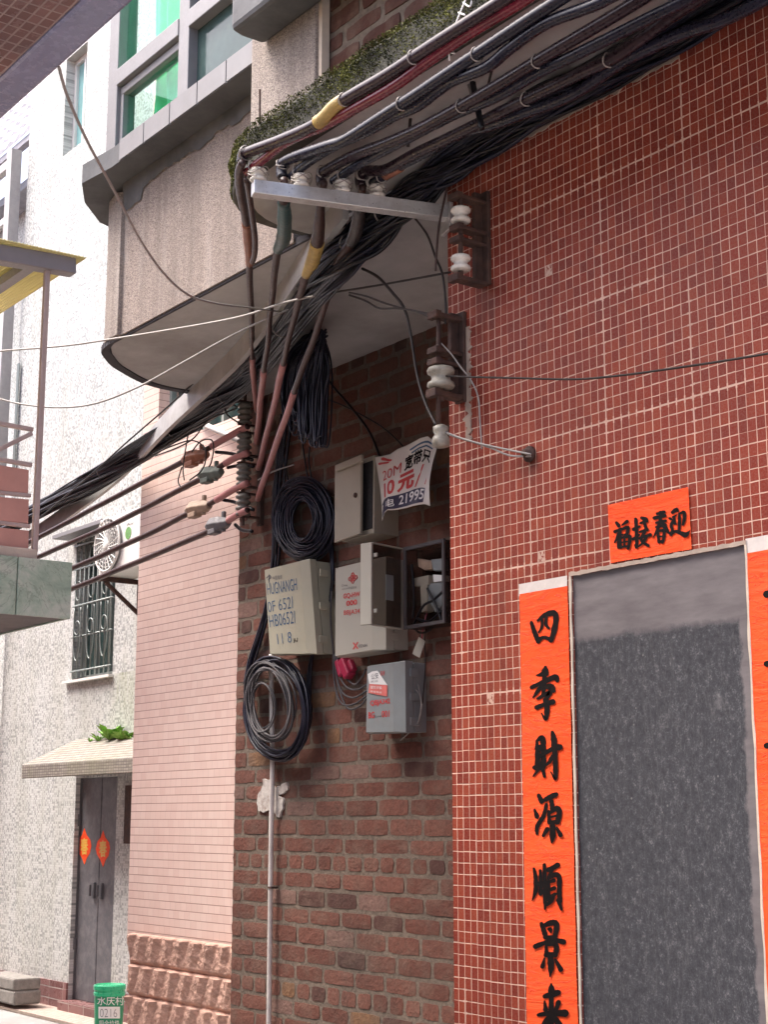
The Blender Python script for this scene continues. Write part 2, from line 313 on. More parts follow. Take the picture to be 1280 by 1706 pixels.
MT['box_pale'] = M('pale_grey_plastic', (.40, .39, .335), .4, var=.05, scale=6, bump=.04, dirt=(.38, .34, .28), dscale=6, damt=.35)
MT['box_grey'] = M('grey_plastic', (.22, .245, .25), .45, var=.08, scale=10, bump=.06, dirt=(.2, .18, .16), dscale=9, damt=.45)
MT['dark_in'] = M('inside_shade', (.012, .011, .012), .8, bump=0)  # near-black colour stands in for shade inside openings
MT['ink'] = M('black_ink', (.006, .004, .004), .7, var=.3, bump=0, spec=.15)
MT['ink_blue'] = M('blue_marker', (.055, .11, .19), .6, var=.3, scale=60, bump=0)
MT['ink_red'] = M('red_print', (.50, .05, .05), .55, var=.2, bump=0)
MT['ink_grey'] = M('dark_print', (.10, .10, .11), .55, var=.2, bump=0)
MT['white_print'] = M('white_print', (.75, .75, .73), .5, var=.06, bump=0)
MT['gold'] = M('gold_print', (.75, .42, .08), .45, var=.15, bump=0)
def paper():
    g = G('orange_red_paper'); x = g.sep(); s_ = g.scale(g.P, (1.6, 1., 7.))
    n = g.noise(3.2, 5, .6, vec=s_, dist=1.2)
    col = g.ramp(g.noise(5, 5), [(.3, (.86, .072, .014)), (.7, (.96, .092, .018))])
    fold = g.ramp(g.noise(4.5, 4, .6, vec=s_, dist=1.5), [(.485, 0.0), (.5, 1.0), (.515, 0.0)])
    h = g.math('ADD', n, g.math('MULTIPLY', fold, .35))
    col = g.mix(g.ramp(g.noise(1.7, 5, .6), [(.45, 0.0), (.75, .35)]), col, (.88, .17, .06)); col = g.mix(fold, col, (.80, .056, .014))
    return g.done(col, .62, g.bump(h, .55, .011), Specular_IOR_Level=.25)
MT['paper'] = paper()
MT['old_paper'] = M('old_paper', (.58, .52, .48), .8, var=.12, scale=20, bump=.2)
MT['lime'] = M('flaking_limewash', (.50, .46, .42), .9, var=.25, scale=25, bump=.6, dirt=(.15, .10, .08), dscale=26, damt=.95)
MT['flyer'] = M('plastic_flyer', (.66, .63, .58), .4, var=.06, bump=.05)
MT['navy'] = M('navy_print', (.022, .022, .055), .45, var=.3, bump=0)
def doormat():
    g = G('grey_door_sheet'); x = g.sep()
    e = g.math('MULTIPLY', g.math('SUBTRACT', g.noise(9, 6, .7), .5), .06)
    a = g.n('ShaderNodeMapRange', {0: g.math('ADD', x[2], e), 1: 2.236, 2: 2.258, 3: 0.0, 4: 1.0}).outputs[0]
    b = g.n('ShaderNodeMapRange', {0: g.math('ADD', x[0], e), 1: -2.712, 2: -2.702, 3: 0.0, 4: 1.0}).outputs[0]
    edge = g.math('MAXIMUM', a, b)
    v1 = g.noise(60, 6, .7, vec=g.scale(g.P, (1., 1., .75))); v2 = g.noise(170, 3, .7)
    dk = g.ramp(g.math('ADD', g.math('MULTIPLY', v1, .6), g.math('MULTIPLY', v2, .4)), [(.36, (.036, .036, .040)), (.53, (.060, .060, .066)), (.585, (.090, .089, .094)), (.66, (.165, .16, .163))])
    dk = g.mix(g.ramp(g.noise(7, 7, .72), [(.60, 0.0), (.72, .5)]), dk, (.22, .21, .21))
    dk = g.mix(g.math('MULTIPLY', g.math('LESS_THAN', g.vor(30), .10), g.math('GREATER_THAN', g.noise(6, 3), .58)), dk, (.14, .135, .132))
    sc_ = g.ramp(g.noise(5, 4, .6, vec=g.scale(g.P, (6., 1., .8)), dist=.6), [(.487, 0.0), (.5, .35), (.513, 0.0)]); dk = g.mix(sc_, dk, (.13, .125, .125))
    lt = g.ramp(g.noise(7, 6, .6, vec=g.scale(g.P, (1., 1., 4.))), [(.3, (.125, .110, .112)), (.7, (.185, .165, .165))])
    return g.done(g.mix(edge, dk, lt), .75, g.bump(v1, .15, .003), Specular_IOR_Level=.12)
MT['door_sheet'] = doormat()
MT['far_door'] = M('grey_painted_door', (.105, .105, .118), .5, var=.12, scale=5, bump=.05, dirt=(.30, .29, .29), dscale=9, damt=.5)
MT['marble'] = None
def marble():
    g = G('green_marble'); n = g.noise(3.4, 8, .68, dist=2.5)
    col = g.ramp(n, [(.3, (.20, .29, .22)), (.5, (.34, .44, .34)), (.62, (.45, .51, .42)), (.75, (.30, .37, .29))])
    vein = g.ramp(g.noise(5, 6, .6, dist=3.5), [(.48, 0.0), (.5, .35), (.52, 0.0)])
    return g.done(g.mix(vein, col, (.06, .065, .055)), .3, None)
MT['marble'] = marble()
MT['rail_panel'] = M('red_brown_panel', (.48, .25, .20), .6, var=.15, scale=4, bump=.1)
MT['rail'] = M('painted_rail', (.42, .34, .31), .45, metal=.2, var=.15, bump=.05)
MT['far_post'] = M('grey_post', (.36, .35, .34), .45, var=.12, bump=.05)
g_ = G('yellow_awning'); MT['awning'] = g_.done((.72, .66, .30), .4, None, Transmission_Weight=.35)
MT['stone_plinth'] = M('pink_rock_face', (.53, .33, .255), .85, var=.3, scale=14, bump=.8, bscale=70, dirt=(.32, .17, .125), dscale=9, damt=.7)
MT['road'] = M('concrete_road', (.34, .33, .32), .8, var=.2, scale=3, bump=.4, bscale=40, dirt=(.2, .19, .18), dscale=2)
MT['ac_white'] = M('ac_white', (.66, .66, .63), .45, var=.05, bump=.02)
MT['ac_dark'] = M('ac_inside', (.16, .16, .16), .6, bump=0)
MT['sticker_green'] = M('green_sticker', (.13, .30, .10), .5, var=.5, scale=60, bump=0)
MT['grille'] = M('mint_grille', (.25, .285, .27), .4, metal=.2, var=.1, bump=.03)
MT['bin'] = M('green_plastic', (.012, .25, .115), .35, var=.12, scale=6, bump=.05)
MT['bin_lid'] = M('light_green_plastic', (.03, .42, .20), .3, var=.1, scale=6, bump=.05)
MT['block'] = M('rough_stone', (.24, .225, .205), .9, var=.3, scale=20, bump=.7, bscale=40)
MT['red_plug'] = M('magenta_plastic', (.33, .02, .06), .4, var=.25, bump=.05)
MT['grey_cord'] = M('grey_cord', (.085, .078, .080), .6, var=.25, bump=.05, spec=.2)
MT['olive'] = M('olive_wall', (.15, .17, .15), .7, var=.15, bump=.1)
MT['roof_tile'] = M('grey_roof_tile', (.27, .27, .31), .7, var=.35, scale=8, bump=.4)
def leafmat(name, a, b, c):
    g = G(name); n = g.noise(60, 3); n2 = g.noise(7, 3)
    col = g.mix(g.ramp(n2, [(.35, 0.0), (.65, 1.0)]), g.ramp(n, [(.35, a), (.6, b)]), g.ramp(n, [(.35, b), (.65, c)]))
    return g.done(col, .7, None, Specular_IOR_Level=.2)
MT['moss'] = leafmat('moss', (.008, .009, .004), (.035, .040, .010), (.16, .165, .032))
MT['leaf'] = leafmat('leaf', (.10, .26, .04), (.20, .42, .08), (.34, .55, .14))
def glass(name, tint, amt):
    g = G(name); t = g.t; t.nodes.remove(g.b)
    tr = g.n('ShaderNodeBsdfTransparent', {0: tint}); gl = g.n('ShaderNodeBsdfGlossy', {0: (.9, .95, .95), 1: .03})
    fr = g.n('ShaderNodeFresnel', {0: 1.5}).outputs[0]
    mx = g.n('ShaderNodeMixShader', {0: g.math('ADD', g.math('MULTIPLY', fr, .10), amt), 1: tr.outputs[0], 2: gl.outputs[0]})
    out = [n for n in t.nodes if n.type == 'OUTPUT_MATERIAL'][0]; t.links.new(mx.outputs[0], out.inputs[0]); return g.m
MT['glass'] = glass('window_glass', (.80, .93, .88), .008)
def smoky():
    g = G('smoky_plastic'); t = g.t
    tr = g.n('ShaderNodeBsdfTransparent', {0: (.75, .70, .66)})
    g.done(g.ramp(g.noise(12, 5), [(.3, (.035, .026, .024)), (.7, (.075, .06, .052))]), .3)
    mx = g.n('ShaderNodeMixShader', {0: .42, 1: tr.outputs[0], 2: g.b.outputs[0]})
    out = [n for n in t.nodes if n.type == 'OUTPUT_MATERIAL'][0]; t.links.new(mx.outputs[0], out.inputs[0]); return g.m
MT['smoky'] = smoky()
MT['curtain'] = M('mint_curtain', (.20, .86, .47), .8, var=.2, scale=3, bump=.1)
MT['teal_glass'] = M('teal_pane', (.040, .070, .068), .12, var=.35, scale=4, bump=0, dirt=(.10, .14, .13), dscale=5, spec=.22)
MT['pale_teal'] = M('pale_teal_pane', (.22, .42, .42), .1, var=.15, scale=4, bump=0)
# ------------------------------------------------------------------ brush strokes and lettering
def cast_stroke(mb, pts, cast, depth, seg=6):
    # a brush stroke: list of (x, y, width) swept as a flat ribbon with round ends
    P = [Vector((p[0], p[1], p[2])) for p in pts]
    S = smooth_path(P, seg) if len(P) > 2 else [P[0].lerp(P[1], k / 6) for k in range(7)]
    L, R_ = [], []
    for i, s in enumerate(S):
        t = (S[min(i + 1, len(S) - 1)] - S[max(i - 1, 0)]); t = Vector((t.x, t.y)); t = t.normalized() if t.length > 1e-6 else Vector((1, 0))
        n = Vector((-t.y, t.x)) * max(s.z, 1e-4) / 2 * (1 + .07 * math.sin(i * 1.7 + s.x))
        L.append((s.x + n.x, s.y + n.y)); R_.append((s.x - n.x, s.y - n.y))
    def cap(s, t):
        a = math.atan2(t.y, t.x); return [(s.x + math.cos(a + q) * s.z / 2, s.y + math.sin(a + q) * s.z / 2) for q in (math.pi / 4 * k for k in (1, 0, -1))]
    t1 = Vector((S[-1].x - S[-2].x, S[-1].y - S[-2].y)); t0 = Vector((S[0].x - S[1].x, S[0].y - S[1].y))
    n = len(S)
    vs_ = [cast(*q) for q in L] + [cast(*q) for q in R_]; fs = [[i, i + 1, n + i + 1, n + i] for i in range(n - 1)]
    for q in vs_: q.y -= depth
    mb.add(vs_, fs)
    for s, t, a, b in ((S[-1], t1, L[-1], R_[-1]), (S[0], t0, R_[0], L[0])):
        ps = [cast(*a)] + [cast(*q) for q in cap(s, t)] + [cast(*b)]
        for q in ps: q.y -= depth
        mb.add(ps, [list(range(len(ps)))])
def glyph(strokes, org, sc, cast, parent, name='character', mat='ink', wmul=1.28):
    mb = MB()
    for i, st in enumerate(strokes):
        cast_stroke(mb, [(org[0] + p[0] / sc, org[1] + p[1] / sc, p[2] / sc * wmul) for p in st], cast, .00012 * i)
    return mb.build(name, MT[mat], parent, fix=False)
def lettering(body, quad, cast, mat, parent, name='lettering', bold=0.0, shear=0.0):
    # quad: pixel corners TL TR BR BL of the box that the line of text fills
    cu = bpy.data.curves.new('txt', 'FONT'); cu.body = body; cu.offset = bold; cu.resolution_u = 3; cu.shear = shear
    ob = bpy.data.objects.new('txt', cu); COL.objects.link(ob); bpy.context.view_layer.update()
    me = bpy.data.meshes.new_from_object(ob.evaluated_get(bpy.context.evaluated_depsgraph_get()))
    bpy.data.objects.remove(ob); bpy.data.curves.remove(cu)
    V = [v.co.copy() for v in me.vertices]; F = [list(p.vertices) for p in me.polygons]; bpy.data.meshes.remove(me)
    if not V: return None
    x0, x1 = min(v.x for v in V), max(v.x for v in V); y0, y1 = min(v.y for v in V), max(v.y for v in V)
    TL, TR, BR, BL = [Vector(q) for q in quad]; pts = []
    for v in V:
        a = (v.x - x0) / max(x1 - x0, 1e-6); b = (v.y - y0) / max(y1 - y0, 1e-6)
        q = BL.lerp(BR, a).lerp(TL.lerp(TR, a), b); pts.append(cast(q.x, q.y))
    mb = MB(); mb.add(pts, F); return mb.build(name, MT[mat], parent, fix=False)
# ================================================================== THE SETTING
YR, YB, YP, YW = 3.2, 4.258, 4.458, 6.4
ZS = PY(895, 203, YR).z              # underside of the first-floor slab
mb = MB(); mb.box(-60, 40, -30, 60, -.3, 0); struct(mb.build('ground', MT['road']))
mb = MB(); mb.box(-30, -8.7, 6.0, YW - .002, .004, .03); struct(mb.build('pavement', MT['pave_tile']))
# ---- red tiled house
XD0, XD1 = PY(953, 958, YR).x, PY(1243, 910, YR).x; ZD = 2.443
XRL = PY(754, 1300, YR).x
red = thing('red_tiled_house', 'house wall covered in small red mosaic tiles with pale grout, grey door at right', 'house', (-2.5, YR, 0))
mb = MB(); ZT = ZS
mb.box(XRL, XD0, YR, YR + .25, 0, ZT); mb.box(XD0, XD1, YR, YR + .25, ZD, ZT); mb.box(XD1, 4, YR, YR + .25, 0, ZT)
mb.box(XRL, XRL + .25, YR + .25, YB + 1.0, 0, ZT)
mb.build('wall', MT['red_tile'], red)
mb = MB(); mb.box(XRL + .25, 4, YR + .25, YB + 3, ZT - .3, ZT); mb.build('ceiling', MT['concrete'], red)
mb = MB(); mb.box(XD0, XD1, YR + .005, YR + .075, .12, ZD); d = mb.build('door', MT['door_sheet'], red)
mb = MB(); mb.box(XD0 - .3, XD1 + .3, YR - .12, YR + .03, 0, .12); mb.build('doorstep', MT['concrete'], red)
def rough_strip(x0, x1, z0, z1, y0, amp, seed, n=60):        # irregular plaster bead, long side along the longer axis
    m = MB(); horiz = (x1 - x0) > (z1 - z0); A = []; B = []
    for i in range(n + 1):
        t = i / n; e0 = (mn.noise(Vector((t * 23, seed, 0)))) * amp; e1 = (mn.noise(Vector((t * 29, seed, 5)))) * amp
        if horiz: A.append(Vector((x0 + (x1 - x0) * t, y0, z0 + e0))); B.append(Vector((x0 + (x1 - x0) * t, y0, z1 + e1)))
        else: A.append(Vector((x0 + e0, y0, z0 + (z1 - z0) * t))); B.append(Vector((x1 + e1, y0, z0 + (z1 - z0) * t)))
    k = Vector((0, .004, 0))
    for i in range(n):
        m.poly([A[i], A[i + 1], B[i + 1], B[i]])
        m.poly([A[i], A[i + 1], A[i + 1] + k, A[i] + k]); m.poly([B[i], B[i + 1], B[i + 1] + k, B[i] + k])
    return m
fr = rough_strip(XD0 - .007, XD0 + .001, .12, ZD, YR - .006, .004, 1); fr.add(rough_strip(XD1 - .002, XD1 + .010, .12, ZD, YR - .006, .004, 2).v, []) if 0 else None
fr.build('door_trim', MT['cream'], red)
rough_strip(XD1 - .001, XD1 + .006, .12, ZD, YR - .006, .005, 2).build('door_trim', MT['cream'], red)
rough_strip(XD0 - .007, XD1 + .006, ZD - .001, ZD + .011, YR - .006, .004, 3).build('door_trim', MT['render'], red)
rough_strip(XRL, PY(1132, 74, YR).x, ZS - .040, ZS - .002, YR - .004, .020, 4, 90).build('plaster_strip', MT['render'], red)
xs = PY(781, 600, YR).x
rough_strip(xs - .014, xs + .012, PY(781, 735, YR).z, PY(781, 545, YR).z, YR - .005, .026, 6).build('plaster_strip', MT['render'], red)
mb = MB(); c = PY(885, 757, YR); mb.lathe([(.012, 0), (.026, .004), (.026, .012), (.014, .016), (.014, .03), (.004, .032)], c, 14, ax=(0, -1, 0)); mb.build('wire_hook', MT['rust'], red, smooth=True)
# ---- brick house: recessed ground floor, slab, balcony
bh = thing('brick_house', 'old brick house with pebbledash balcony and mossy concrete slab over a recessed brick wall', 'house', (-5.5, YB, 0))
def bricks(x0, x1, z0, z1, Y, bl, bhh, joint, seed, header=7, proud=.0035, tone=1.0):
    R_ = random.Random(seed); m = MB(); r = 0; z = z0
    while z < z1 - .02:
        hb = bhh * R_.uniform(.93, 1.06); L = bl * (.5 if header and r % header == 3 else 1)
        x = x0 - (L * .5 if r % 2 else 0) - R_.uniform(0, .03)
        while x < x1:
            ln = L * R_.uniform(.93, 1.07); a = max(x + joint / 2, x0); b = min(x + ln - joint / 2, x1)
            if b - a > .02:
                k = R_.random(); base = Vector((.130, .052, .038)).lerp(Vector((.190, .082, .060)), R_.random())
                if k < .07: base = Vector((.085, .042, .035))
                elif k < .095: base = Vector((.21, .115, .062))
                elif k < .14: base = Vector((.20, .12, .098))
                za, zb = z + joint / 2 + R_.uniform(-.002, .002), min(z + hb - joint / 2 + R_.uniform(-.002, .002), z1)
                if zb - za > .015:
                    pr = proud * R_.uniform(.4, 1.3); nu, nv = 5, 3; i0 = len(m.v); vs_ = []; fs = []
                    for j in range(nv + 1):
                        for i in range(nu + 1):
                            ex = i in (0, nu); ez = j in (0, nv)
                            px = a + (b - a) * i / nu; pz = za + (zb - za) * j / nv
                            ed = .55 if (ex and ez) else (.25 if (ex or ez) else 0)
                            sx = (.004 if i == 0 else -.004 if i == nu else 0) * (2 if ez else 1); sz = (.003 if j == 0 else -.003 if j == nv else 0) * (2 if ex else 1)
                            jx = mn.noise(Vector((px * 31, pz * 37, seed))) * .0055; jz = mn.noise(Vector((px * 33, pz * 29, seed + 9))) * .005
                            vs_.append((px + sx + jx, Y - pr * (1 - ed) + mn.noise(Vector((px * 40, pz * 40, seed + 3))) * .0014, pz + sz + jz))
                    for j in range(nv):
                        for i in range(nu): q = j * (nu + 1) + i; fs.append([q, q + 1, q + nu + 2, q + nu + 1])
                    rim = [i for i in range(nu + 1)] + [(j + 1) * (nu + 1) - 1 for j in range(1, nv + 1)] + [nv * (nu + 1) + i for i in range(nu - 1, -1, -1)] + [j * (nu + 1) for j in range(nv - 1, 0, -1)]
                    n0 = len(vs_); vs_ += [(vs_[q][0], Y + .012, vs_[q][2]) for q in rim]
                    for i in range(len(rim)): fs.append([rim[i], rim[(i + 1) % len(rim)], n0 + (i + 1) % len(rim), n0 + i])
                    m.add(vs_, fs)
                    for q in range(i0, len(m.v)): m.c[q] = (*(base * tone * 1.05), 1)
            x += ln
        z += hb; r += 1
    return m
XBL = PY(400, 850, YB).x
mb = MB(); mb.box(XBL, XRL + .02, YB, YB + .2, 0, ZS); wl = mb.build('wall', MT['mortar'], bh)
bricks(XBL - .004, XRL + .02, 0, ZS, YB, .246, .0872, .0135, 3).build('brickwork', MT['brick'], wl)
mb = MB(); mb.box(XBL, XBL + .2, YB + .2, YB + 6, 0, 9.5); mb.build('side_wall', MT['mortar'], bh)
# white paint patch round the conduit
def blob(pts, Y, cast, amp=.006, th=.003):
    P = [cast(*p) for p in pts]; P = smooth_path(P + [P[0]], 8)[:-1]
    P = [Vector((p.x + mn.noise(p * 40) * amp * 2, Y, p.z + mn.noise(p * 43 + Vector((5, 0, 0))) * amp * 2)) for p in P]
    m = MB(); m.loft(P, [Vector((p.x, p.y + th, p.z)) for p in P]); return m
cB = lambda x, y: PY(x, y, YB - .014)
blob([(437, 1297), (452, 1302), (458, 1312), (474, 1304), (477, 1316), (462, 1324), (470, 1332), (468, 1352), (461, 1362), (455, 1350), (430, 1349), (430, 1322), (436, 1312)], YB - .0125, cB, .006, .02).build('paint_patch', MT['lime'], bh)
# slab with rounded street corner
def slab_outline(off=0.0, side=0.0):
    xl, yf, yb = -4.765 + side, 2.63 + off, YR - .05
    pts = [(4.2, yf)]; pts += [(-4.25, yf)]
    for k in range(1, 10):
        t = k / 9 * math.pi / 2; pts.append((-4.25 - (-4.25 - xl) * math.sin(t), yf + .36 - .36 * math.cos(t)))
    pts += [(xl, yb), (4.2, yb)]; return pts
ZST = PY(528, 141, 2.63).z
mb = MB(); A = slab_outline(); mb.loft([Vector((x, y, ZS)) for x, y in A], [Vector((x, y, ZST)) for x, y in A]); slab = mb.build('floor_slab', MT['slab'], bh, bevel=.012)
mb = MB(); B_ = slab_outline(.06, .05); mb.poly([Vector((x, y, ZS - .004)) for x, y in B_][::-1])
XL = PZ(168, 575, ZS).x; YV = 3.15
EE = [PZ(168, 575, ZS), PZ(178, 598, ZS), PZ(200, 616, ZS), PZ(250, 640, ZS), PZ(330, 656, ZS)]
EE = [(p.x, p.y) for p in EE] + [(PZ(330, 656, ZS).x, YB + .2)]; EE[0] = (EE[0][0], YV + .01)
mb.poly([Vector(p) for p in [(XRL + .3, YR + .25, ZS - .004), (XRL + .3, YB + .2, ZS - .004)] + [(x + .03, y + .02, ZS - .004) for x, y in EE[::-1]] + [(XRL + .3, 3.17, ZS - .004)]])
mb.build('soffit', MT['soffit'], bh, fix=False)
# moss on the rim: lumps of little leaf faces
def moss():
    R_ = random.Random(5); m = MB(); path = []
    O = slab_outline()[1:-1]; O = [(-1.2, 2.63)] + O
    seglen = [((O[i + 1][0] - O[i][0]) ** 2 + (O[i + 1][1] - O[i][1]) ** 2) ** .5 for i in range(len(O) - 1)]; tot = sum(seglen)
    for _ in range(110000):
        d_ = R_.random() * tot; i = 0
        while d_ > seglen[i]: d_ -= seglen[i]; i += 1
        t = d_ / seglen[i]; x = O[i][0] + (O[i + 1][0] - O[i][0]) * t; y = O[i][1] + (O[i + 1][1] - O[i][1]) * t
        tx, ty = (O[i + 1][0] - O[i][0]) / seglen[i], (O[i + 1][1] - O[i][1]) / seglen[i]; nx, ny = -ty, tx
        if nx * (x + 2) * 0 + ny > 0.01 and abs(tx) > .9: nx, ny = -nx, -ny
        if abs(tx) <= .9: nx, ny = -abs(ty), -abs(tx)
        h = R_.random() ** .75; dens = (.95 if abs(tx) <= .9 else .5) + .5 * mn.noise(Vector((x * 3.1, y * 3, h * 1.5)))
        if R_.random() > (.03 + .95 * dens * (.12 + 1.05 * h) if abs(tx) > .93 else 1): continue
        thick = (.006 + .016 * max(0, mn.noise(Vector((x * 9, y * 9, h * 3))) + .3)) * (.5 + .7 * h)
        topw = R_.random() < .22
        z = ZS + .012 + (ZST - ZS) * h * 1.0
        p = Vector((x + nx * thick * R_.uniform(.1, 1), y + ny * thick * R_.uniform(.1, 1), z))
        if topw: p = Vector((x - nx * R_.uniform(0, .10), y - ny * R_.uniform(0, .10), ZST + R_.uniform(.001, .018)))
        s_ = R_.uniform(.0024, .0062); q = Vector((R_.uniform(-1, 1), R_.uniform(-1, 1), R_.uniform(-.4, 1))).normalized()
        e = q.cross(Vector((R_.uniform(-1, 1), R_.uniform(-1, 1), R_.uniform(-1, 1)))).normalized(); k_ = q.cross(e)
        m.add([p - e * s_ * .6, p + k_ * s_ * .2, p + e * s_ * .6, p + q * s_ * 1.2 - k_ * s_ * .3], [(0, 1, 2), (0, 2, 3)])
    return m
o = moss().build('moss', MT['moss'], slab, fix=False); o['kind'] = 'stuff'
# balcony front of pebbledash with pilaster and returned left end
XF0 = PY(207, 400, YV).x; XP0, XP1 = PY(418, 130, 2.97).x, PY(525, 100, 2.97).x
YSL = 3.0; ZSB = PY(416, 111, YSL).z
ZST2 = PY(416, 74, YSL).z
XE = XL
mb = MB(); mb.box(XF0, XP0 + .05, YV, YV + .15, ZS, ZSB); mb.build('balcony_front', MT['pebbledash'], bh)
xa = PY(190, 400, YV - .02).x
mb = MB(); mb.box(xa, XF0 + .0, YV - .02, YV + .15, ZS + .001, ZSB - .08); mb.build('pilaster', MT['pebble_pale'], bh)
# bevelled corner and return
mb = MB(); O_ = [(xa - .001, YV - .015)] + [(x, y) for x, y in EE]; I_ = [(x + .15, y + .12) for x, y in O_[::-1]]
P1 = O_ + I_
for k in range(len(O_) - 1):
    q = [O_[k], O_[k + 1], (O_[k + 1][0] + .15, O_[k + 1][1] + .12), (O_[k][0] + .15, O_[k][1] + .12)]
    mb.loft([Vector((x, y, ZS + .012)) for x, y in q], [Vector((x, y, ZSB - .02)) for x, y in q])
mb.build('balcony_end', MT['pebble_pale'], bh)
# dark drip rim round the rounded soffit end
mb = MB(); rim = smooth_path([Vector((XRL - .8, YV + .015, ZS + .004)), Vector((XL + .4, YV + .015, ZS + .004))] + [Vector((x + .022, y + .012, ZS + .004)) for x, y in EE], 8)
for i in range(len(rim) - 1):
    k_ = .012 if i < 14 else min(.05, .012 + .006 * (i - 13)); mb.obar(rim[i], rim[i + 1] + (rim[i + 1] - rim[i]) * .1, k_, .03)
mb.build('drip_edge', MT['drip'], bh)
# window sill ledge
mb = MB(); xs0 = PY(200, 236, YSL).x
def sill_out(o):
    q = PZ(137, 290, (ZSB + ZST2) / 2); q2 = PZ(141, 338, ZSB); q3 = PZ(166, 371, ZSB)
    return [(XP0 + .02, YV + .05), (XP0 + .02, YSL), (q.x + .26, YSL), (q.x, q.y), (q2.x, q2.y), (q3.x, q3.y), (q3.x - .12, q3.y + .3), (q3.x - .12, q3.y + .6), (XL + .3, q3.y + .6), (XL + .3, YV + .05)]
A = sill_out(0)
mb.loft([Vector((x, y, ZSB)) for x, y in A], [Vector((x, y, ZST2 - .004)) for x, y in A]); sl = mb.build('window_sill', MT['sill'], bh)
mb = MB(); nseg = 5
for k in range(nseg):
    a, b = xs0 + (XP0 - xs0) * k / nseg + .004, xs0 + (XP0 - xs0) * (k + 1) / nseg - .004
    mb.box(a, b, YSL - .004, YSL + .002, ZSB + .004, ZST2 + .004)
mb.build('edge_strip', MT['sill_face'], sl)
zdb = PY(300, 242, YV - .02).z - .06
m_ = MB(); N_ = 60
def band(u, v): x = XF0 + (XP0 + .02 - XF0) * u; lo = zdb + .03 * mn.noise(Vector((u * 9, 3, 1))) + .02 * mn.noise(Vector((u * 31, 3, 1))) - (.07 if u < .13 else 0); return Vector((x, YV - .006 - .012 * v, lo + (ZSB - .001 - lo) * v))
m_.grid(band, N_, 4); m_.build('dark_band', MT['dark_conc'], sl, fix=False)  # dark mottled band under the sill, reaching lower at its left end
# pier and the brick wall beside it, above the slab
mb = MB(); mb.box(XP0, XP1, 2.97, 3.3, ZST - .01, 7.5); mb.build('pier', MT['pebble_pale'], bh, bevel=.008)
mb = MB(); mb.box(XP1 + .001, 4, 3.03, 3.3, ZST - .01, 7.5); uw = mb.build('upper_wall', MT['mortar'], bh)
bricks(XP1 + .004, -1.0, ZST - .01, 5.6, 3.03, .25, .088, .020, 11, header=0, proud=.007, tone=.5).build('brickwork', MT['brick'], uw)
mb = MB(); mb.box(XP1, XP1 + .022, 2.985, 3.02, ZST, 7.5); mb.build('lit_edge_strip', MT['cream'], bh)  # paler strip paints the lit narrow side of the pier
# hood slab over the window, its end turned into the wall
xh = PY(384, 52, 2.80).x; zh0 = PY(384, 52, 2.80).z
mb = MB(); P1 = [(xh, 2.80), (xh - .02, 2.86), (xh - .02, 2.968), (XP1 + 1.2, 2.968), (XP1 + 1.2, 2.80)]
mb.loft([Vector((x, y, zh0)) for x, y in P1], [Vector((x, y, zh0 + .35)) for x, y in P1]); mb.build('window_hood', MT['sill'], bh, bevel=.02)
# window above the sill
YG = 3.10; fx0 = PY(197, 100, YG).x; fxm0, fxm1 = PY(313, 100, YG).x, PY(330, 100, YG).x; fx1 = XP0 + .02
zb0 = ZST2 - .004; zt0 = PY(311, 68, YG).z; zt1 = zt0 + .085; ztop = zt1 + 1.4
win = MB()
for a, b, c, e in ((fx0, fx0 + .10, zb0, ztop), (fxm0, fxm1, zb0, ztop), (fx1 - .05, fx1, zb0, ztop)): win.box(a, b, YG - .05, YG + .05, c, e)
win.box(fx0 + .1, fxm0, YG - .055, YG + .05, zt0, zt1); win.box(fxm1, fx1 - .05, YG - .055, YG + .05, zt0, zt1)
win.box(fx0 + .1, fxm0, YG - .03, YG + .03, zb0, zb0 + .05); win.box(fxm1, fx1 - .05, YG - .03, YG + .03, zb0, zb0 + .05)
win.box(fx0 + .1, fxm0, YG - .03, YG + .03, zt0 - .045, zt0 - .004); win.box(fx0 + .1, fx0 + .13, YG - .03, YG + .03, zb0 + .05, zt0 - .045)
wf = win.build('window', MT['alu'], bh, bevel=.004)
for a, b, c, e, mt in ((fx0 + .13, fxm0, zb0 + .05, zt0 - .045, 'glass'), (fx0 + .1, fxm0, zt1, ztop, 'glass'), (fxm1, fx1 - .05, zb0 + .05, zt0, 'teal_glass'), (fxm1, fx1 - .05, zt1, ztop, 'teal_glass')):
    mb = MB(); mb.box(a, b, YG - .004, YG + .004, c, e); mb.build('pane', MT[mt], wf)
xc = PY(222, 100, YG).x
mb = MB(); mb.grid(lambda u, v: Vector((xc + (fxm0 + .25 - xc) * u + .02 * math.sin(9 * u + 3 * v), YG + .10 + .03 * math.sin(u * 34 + 1.5 * math.sin(v * 3)) + .012 * math.sin(u * 81), zb0 + (ztop - zb0) * v)), 90, 20)
mb.build('curtain', MT['curtain'], wf, smooth=True, fix=False)
mb = MB(); mb.box(fx0 - .3, fx1 + .3, YG + .5, YG + .55, zb0 - .3, ztop + .2); mb.build('room', MT['olive'], wf)
mb = MB(); mb.box(fx0 - .6, XP0, YG - .10, YG + .2, ztop, ztop + .5); mb.build('window_head', MT['pebbledash'], bh)
mb = MB(); mb.box(XL + .25, fx0 - .001, YG + .6, YG + .7, ZSB, ztop); mb.build('back_wall', MT['pebble_pale'], bh)
